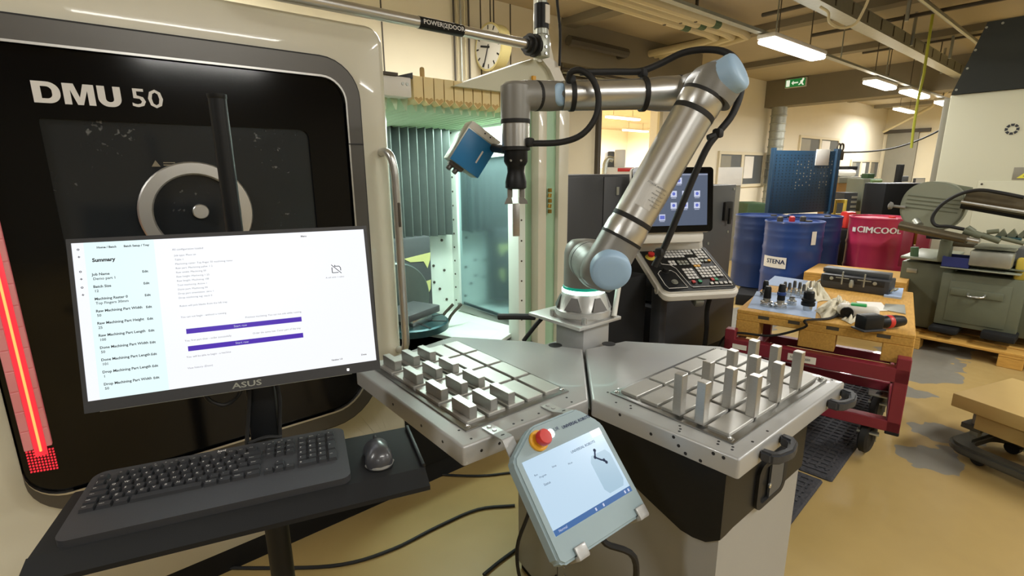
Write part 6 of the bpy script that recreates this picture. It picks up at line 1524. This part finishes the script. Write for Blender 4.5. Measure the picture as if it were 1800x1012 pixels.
MB().cbox((0, 0, -.2), (w_, h_, .4), .01, Mx).build('body', 'black_matte', t); MB().cbox((0, h_ / 2, -.2), (w_ * .98, .012, .40), .003, Mx).build('top_edge', 'dark_grey_panel', t)
for s_ in (-1, 1): MB().box((s_ * w_ * .4 - .03, -Mx.translation.z, -.3), (s_ * w_ * .4 + .03, -h_ / 2 + .01, -.2), .004, Mx).build('leg', 'dark_grey_panel', t)
t, Mx, w_, h_ = stack_thing('small_screen', 'small pale computer screen above the black cabinet', 'screen', (1608, 313), (1626, 324), 7.4, .04)
MB().cbox((0, 0, -.02), (w_, h_, .04), .004, Mx).build('frame', 'dark_grey_panel', t); MB().cbox((0, 0, .001), (w_ * .85, h_ * .8, .004), 0, Mx).build('display', 'paper_white', t); MB().box((-.03, -Mx.translation.z, -.1), (.03, -h_ / 2 + .01, -.04), .004, Mx).build('stand', 'dark_grey_panel', t)
t, Mx, w_, h_ = stack_thing('drill_press', 'dark upright drill press in front of the grey sliding door', 'drill press', (1576, 289), (1590, 325), 9.5, .1)
MB().cbox((-.03, 0, 0), (.09, h_, .1), .01, Mx).build('column', 'black_matte', t); MB().cbox((.06, -h_ * .2, 0), (.12, .10, .12), .01, Mx).build('head', 'dark_grey_panel', t); MB().cbox((.03, -h_ / 2 + .02, 0), (.3, .04, .2), .004, Mx).build('foot', 'dark_grey_panel', t); MB().box((-.05, -Mx.translation.z, -.05), (.05, -h_ / 2 + .01, .05), .01, Mx).build('pedestal', 'dark_grey_panel', t)
fthing('dark_bin', 'dark bin with yellow note between the drums', 'bin', (1472, 403), (1508, 476), 6.8, .3, 'black_matte', .02, floor=True)
fthing('yellow_note', 'yellow cardboard leaning between the blue and pink drums', 'cardboard', (1455, 404), (1473, 480), 6.75, .01, 'yellow_step', .002, floor=True)
# things on the bench seen through the opening
t, Mx, w_, h_ = stack_thing('grey_monitor', 'pale grey box monitor seen through the opening above the dark cabinet', 'monitor', (1080, 263), (1100, 294), 9.4, .4)
MB().cbox((0, 0, -.2), (w_, h_, .4), .02, Mx).build('case', 'white_plastic', t); MB().cbox((-w_ * .8, -.02, -.2), (w_ * .6, h_ * .95, .35), .02, Mx).build('dark_unit', 'dark_grey_panel', t)
t, Mx, w_, h_ = stack_thing('far_bench', 'cluttered white bench seen through the opening to the next hall', 'bench', (1058, 294), (1150, 310), 9.3, .6)
MB().cbox((0, 0, -.3), (w_, h_, .6), .02, Mx).build('bench_top', 'white_plastic', t); MB().box((-w_ * .45, -Mx.translation.z, -.5), (w_ * .45, -h_ / 2, -.1), .01, Mx).build('bench_base', 'door_grey', t); MB().cbox((-.02, .04, .01), (.35, .06, .03), .004, Mx).build('red_label', 'red_plastic', t)
pipe('silver_hose', 'bent silver extraction hose seen through the opening', [ud(1062, 306, 9.2), ud(1064, 288, 9.2), ud(1070, 279, 9.2), ud(1078, 281, 9.2)], .05, 'zinc', 10, 4, cat='hose')
t, Mx, w_, h_ = stack_thing('whiteboard', 'white board leaning above the dark grey cabinet', 'board', (1262, 294), (1304, 326), 8.5, .05)
MB().cbox((0, 0, 0), (w_, h_, .03), .004, Mx).build('panel', 'paper_white', t); MB().box((-w_ / 2, -Mx.translation.z, -.06), (w_ / 2, -h_ / 2, .0), .004, Mx).build('stand', 'door_grey', t)
fthing('green_machine', 'dark green bench body right of the dark grey cabinet', 'machine', (1310, 356), (1346, 440), 8.8, .5, 'green_dark', .05, floor=True)
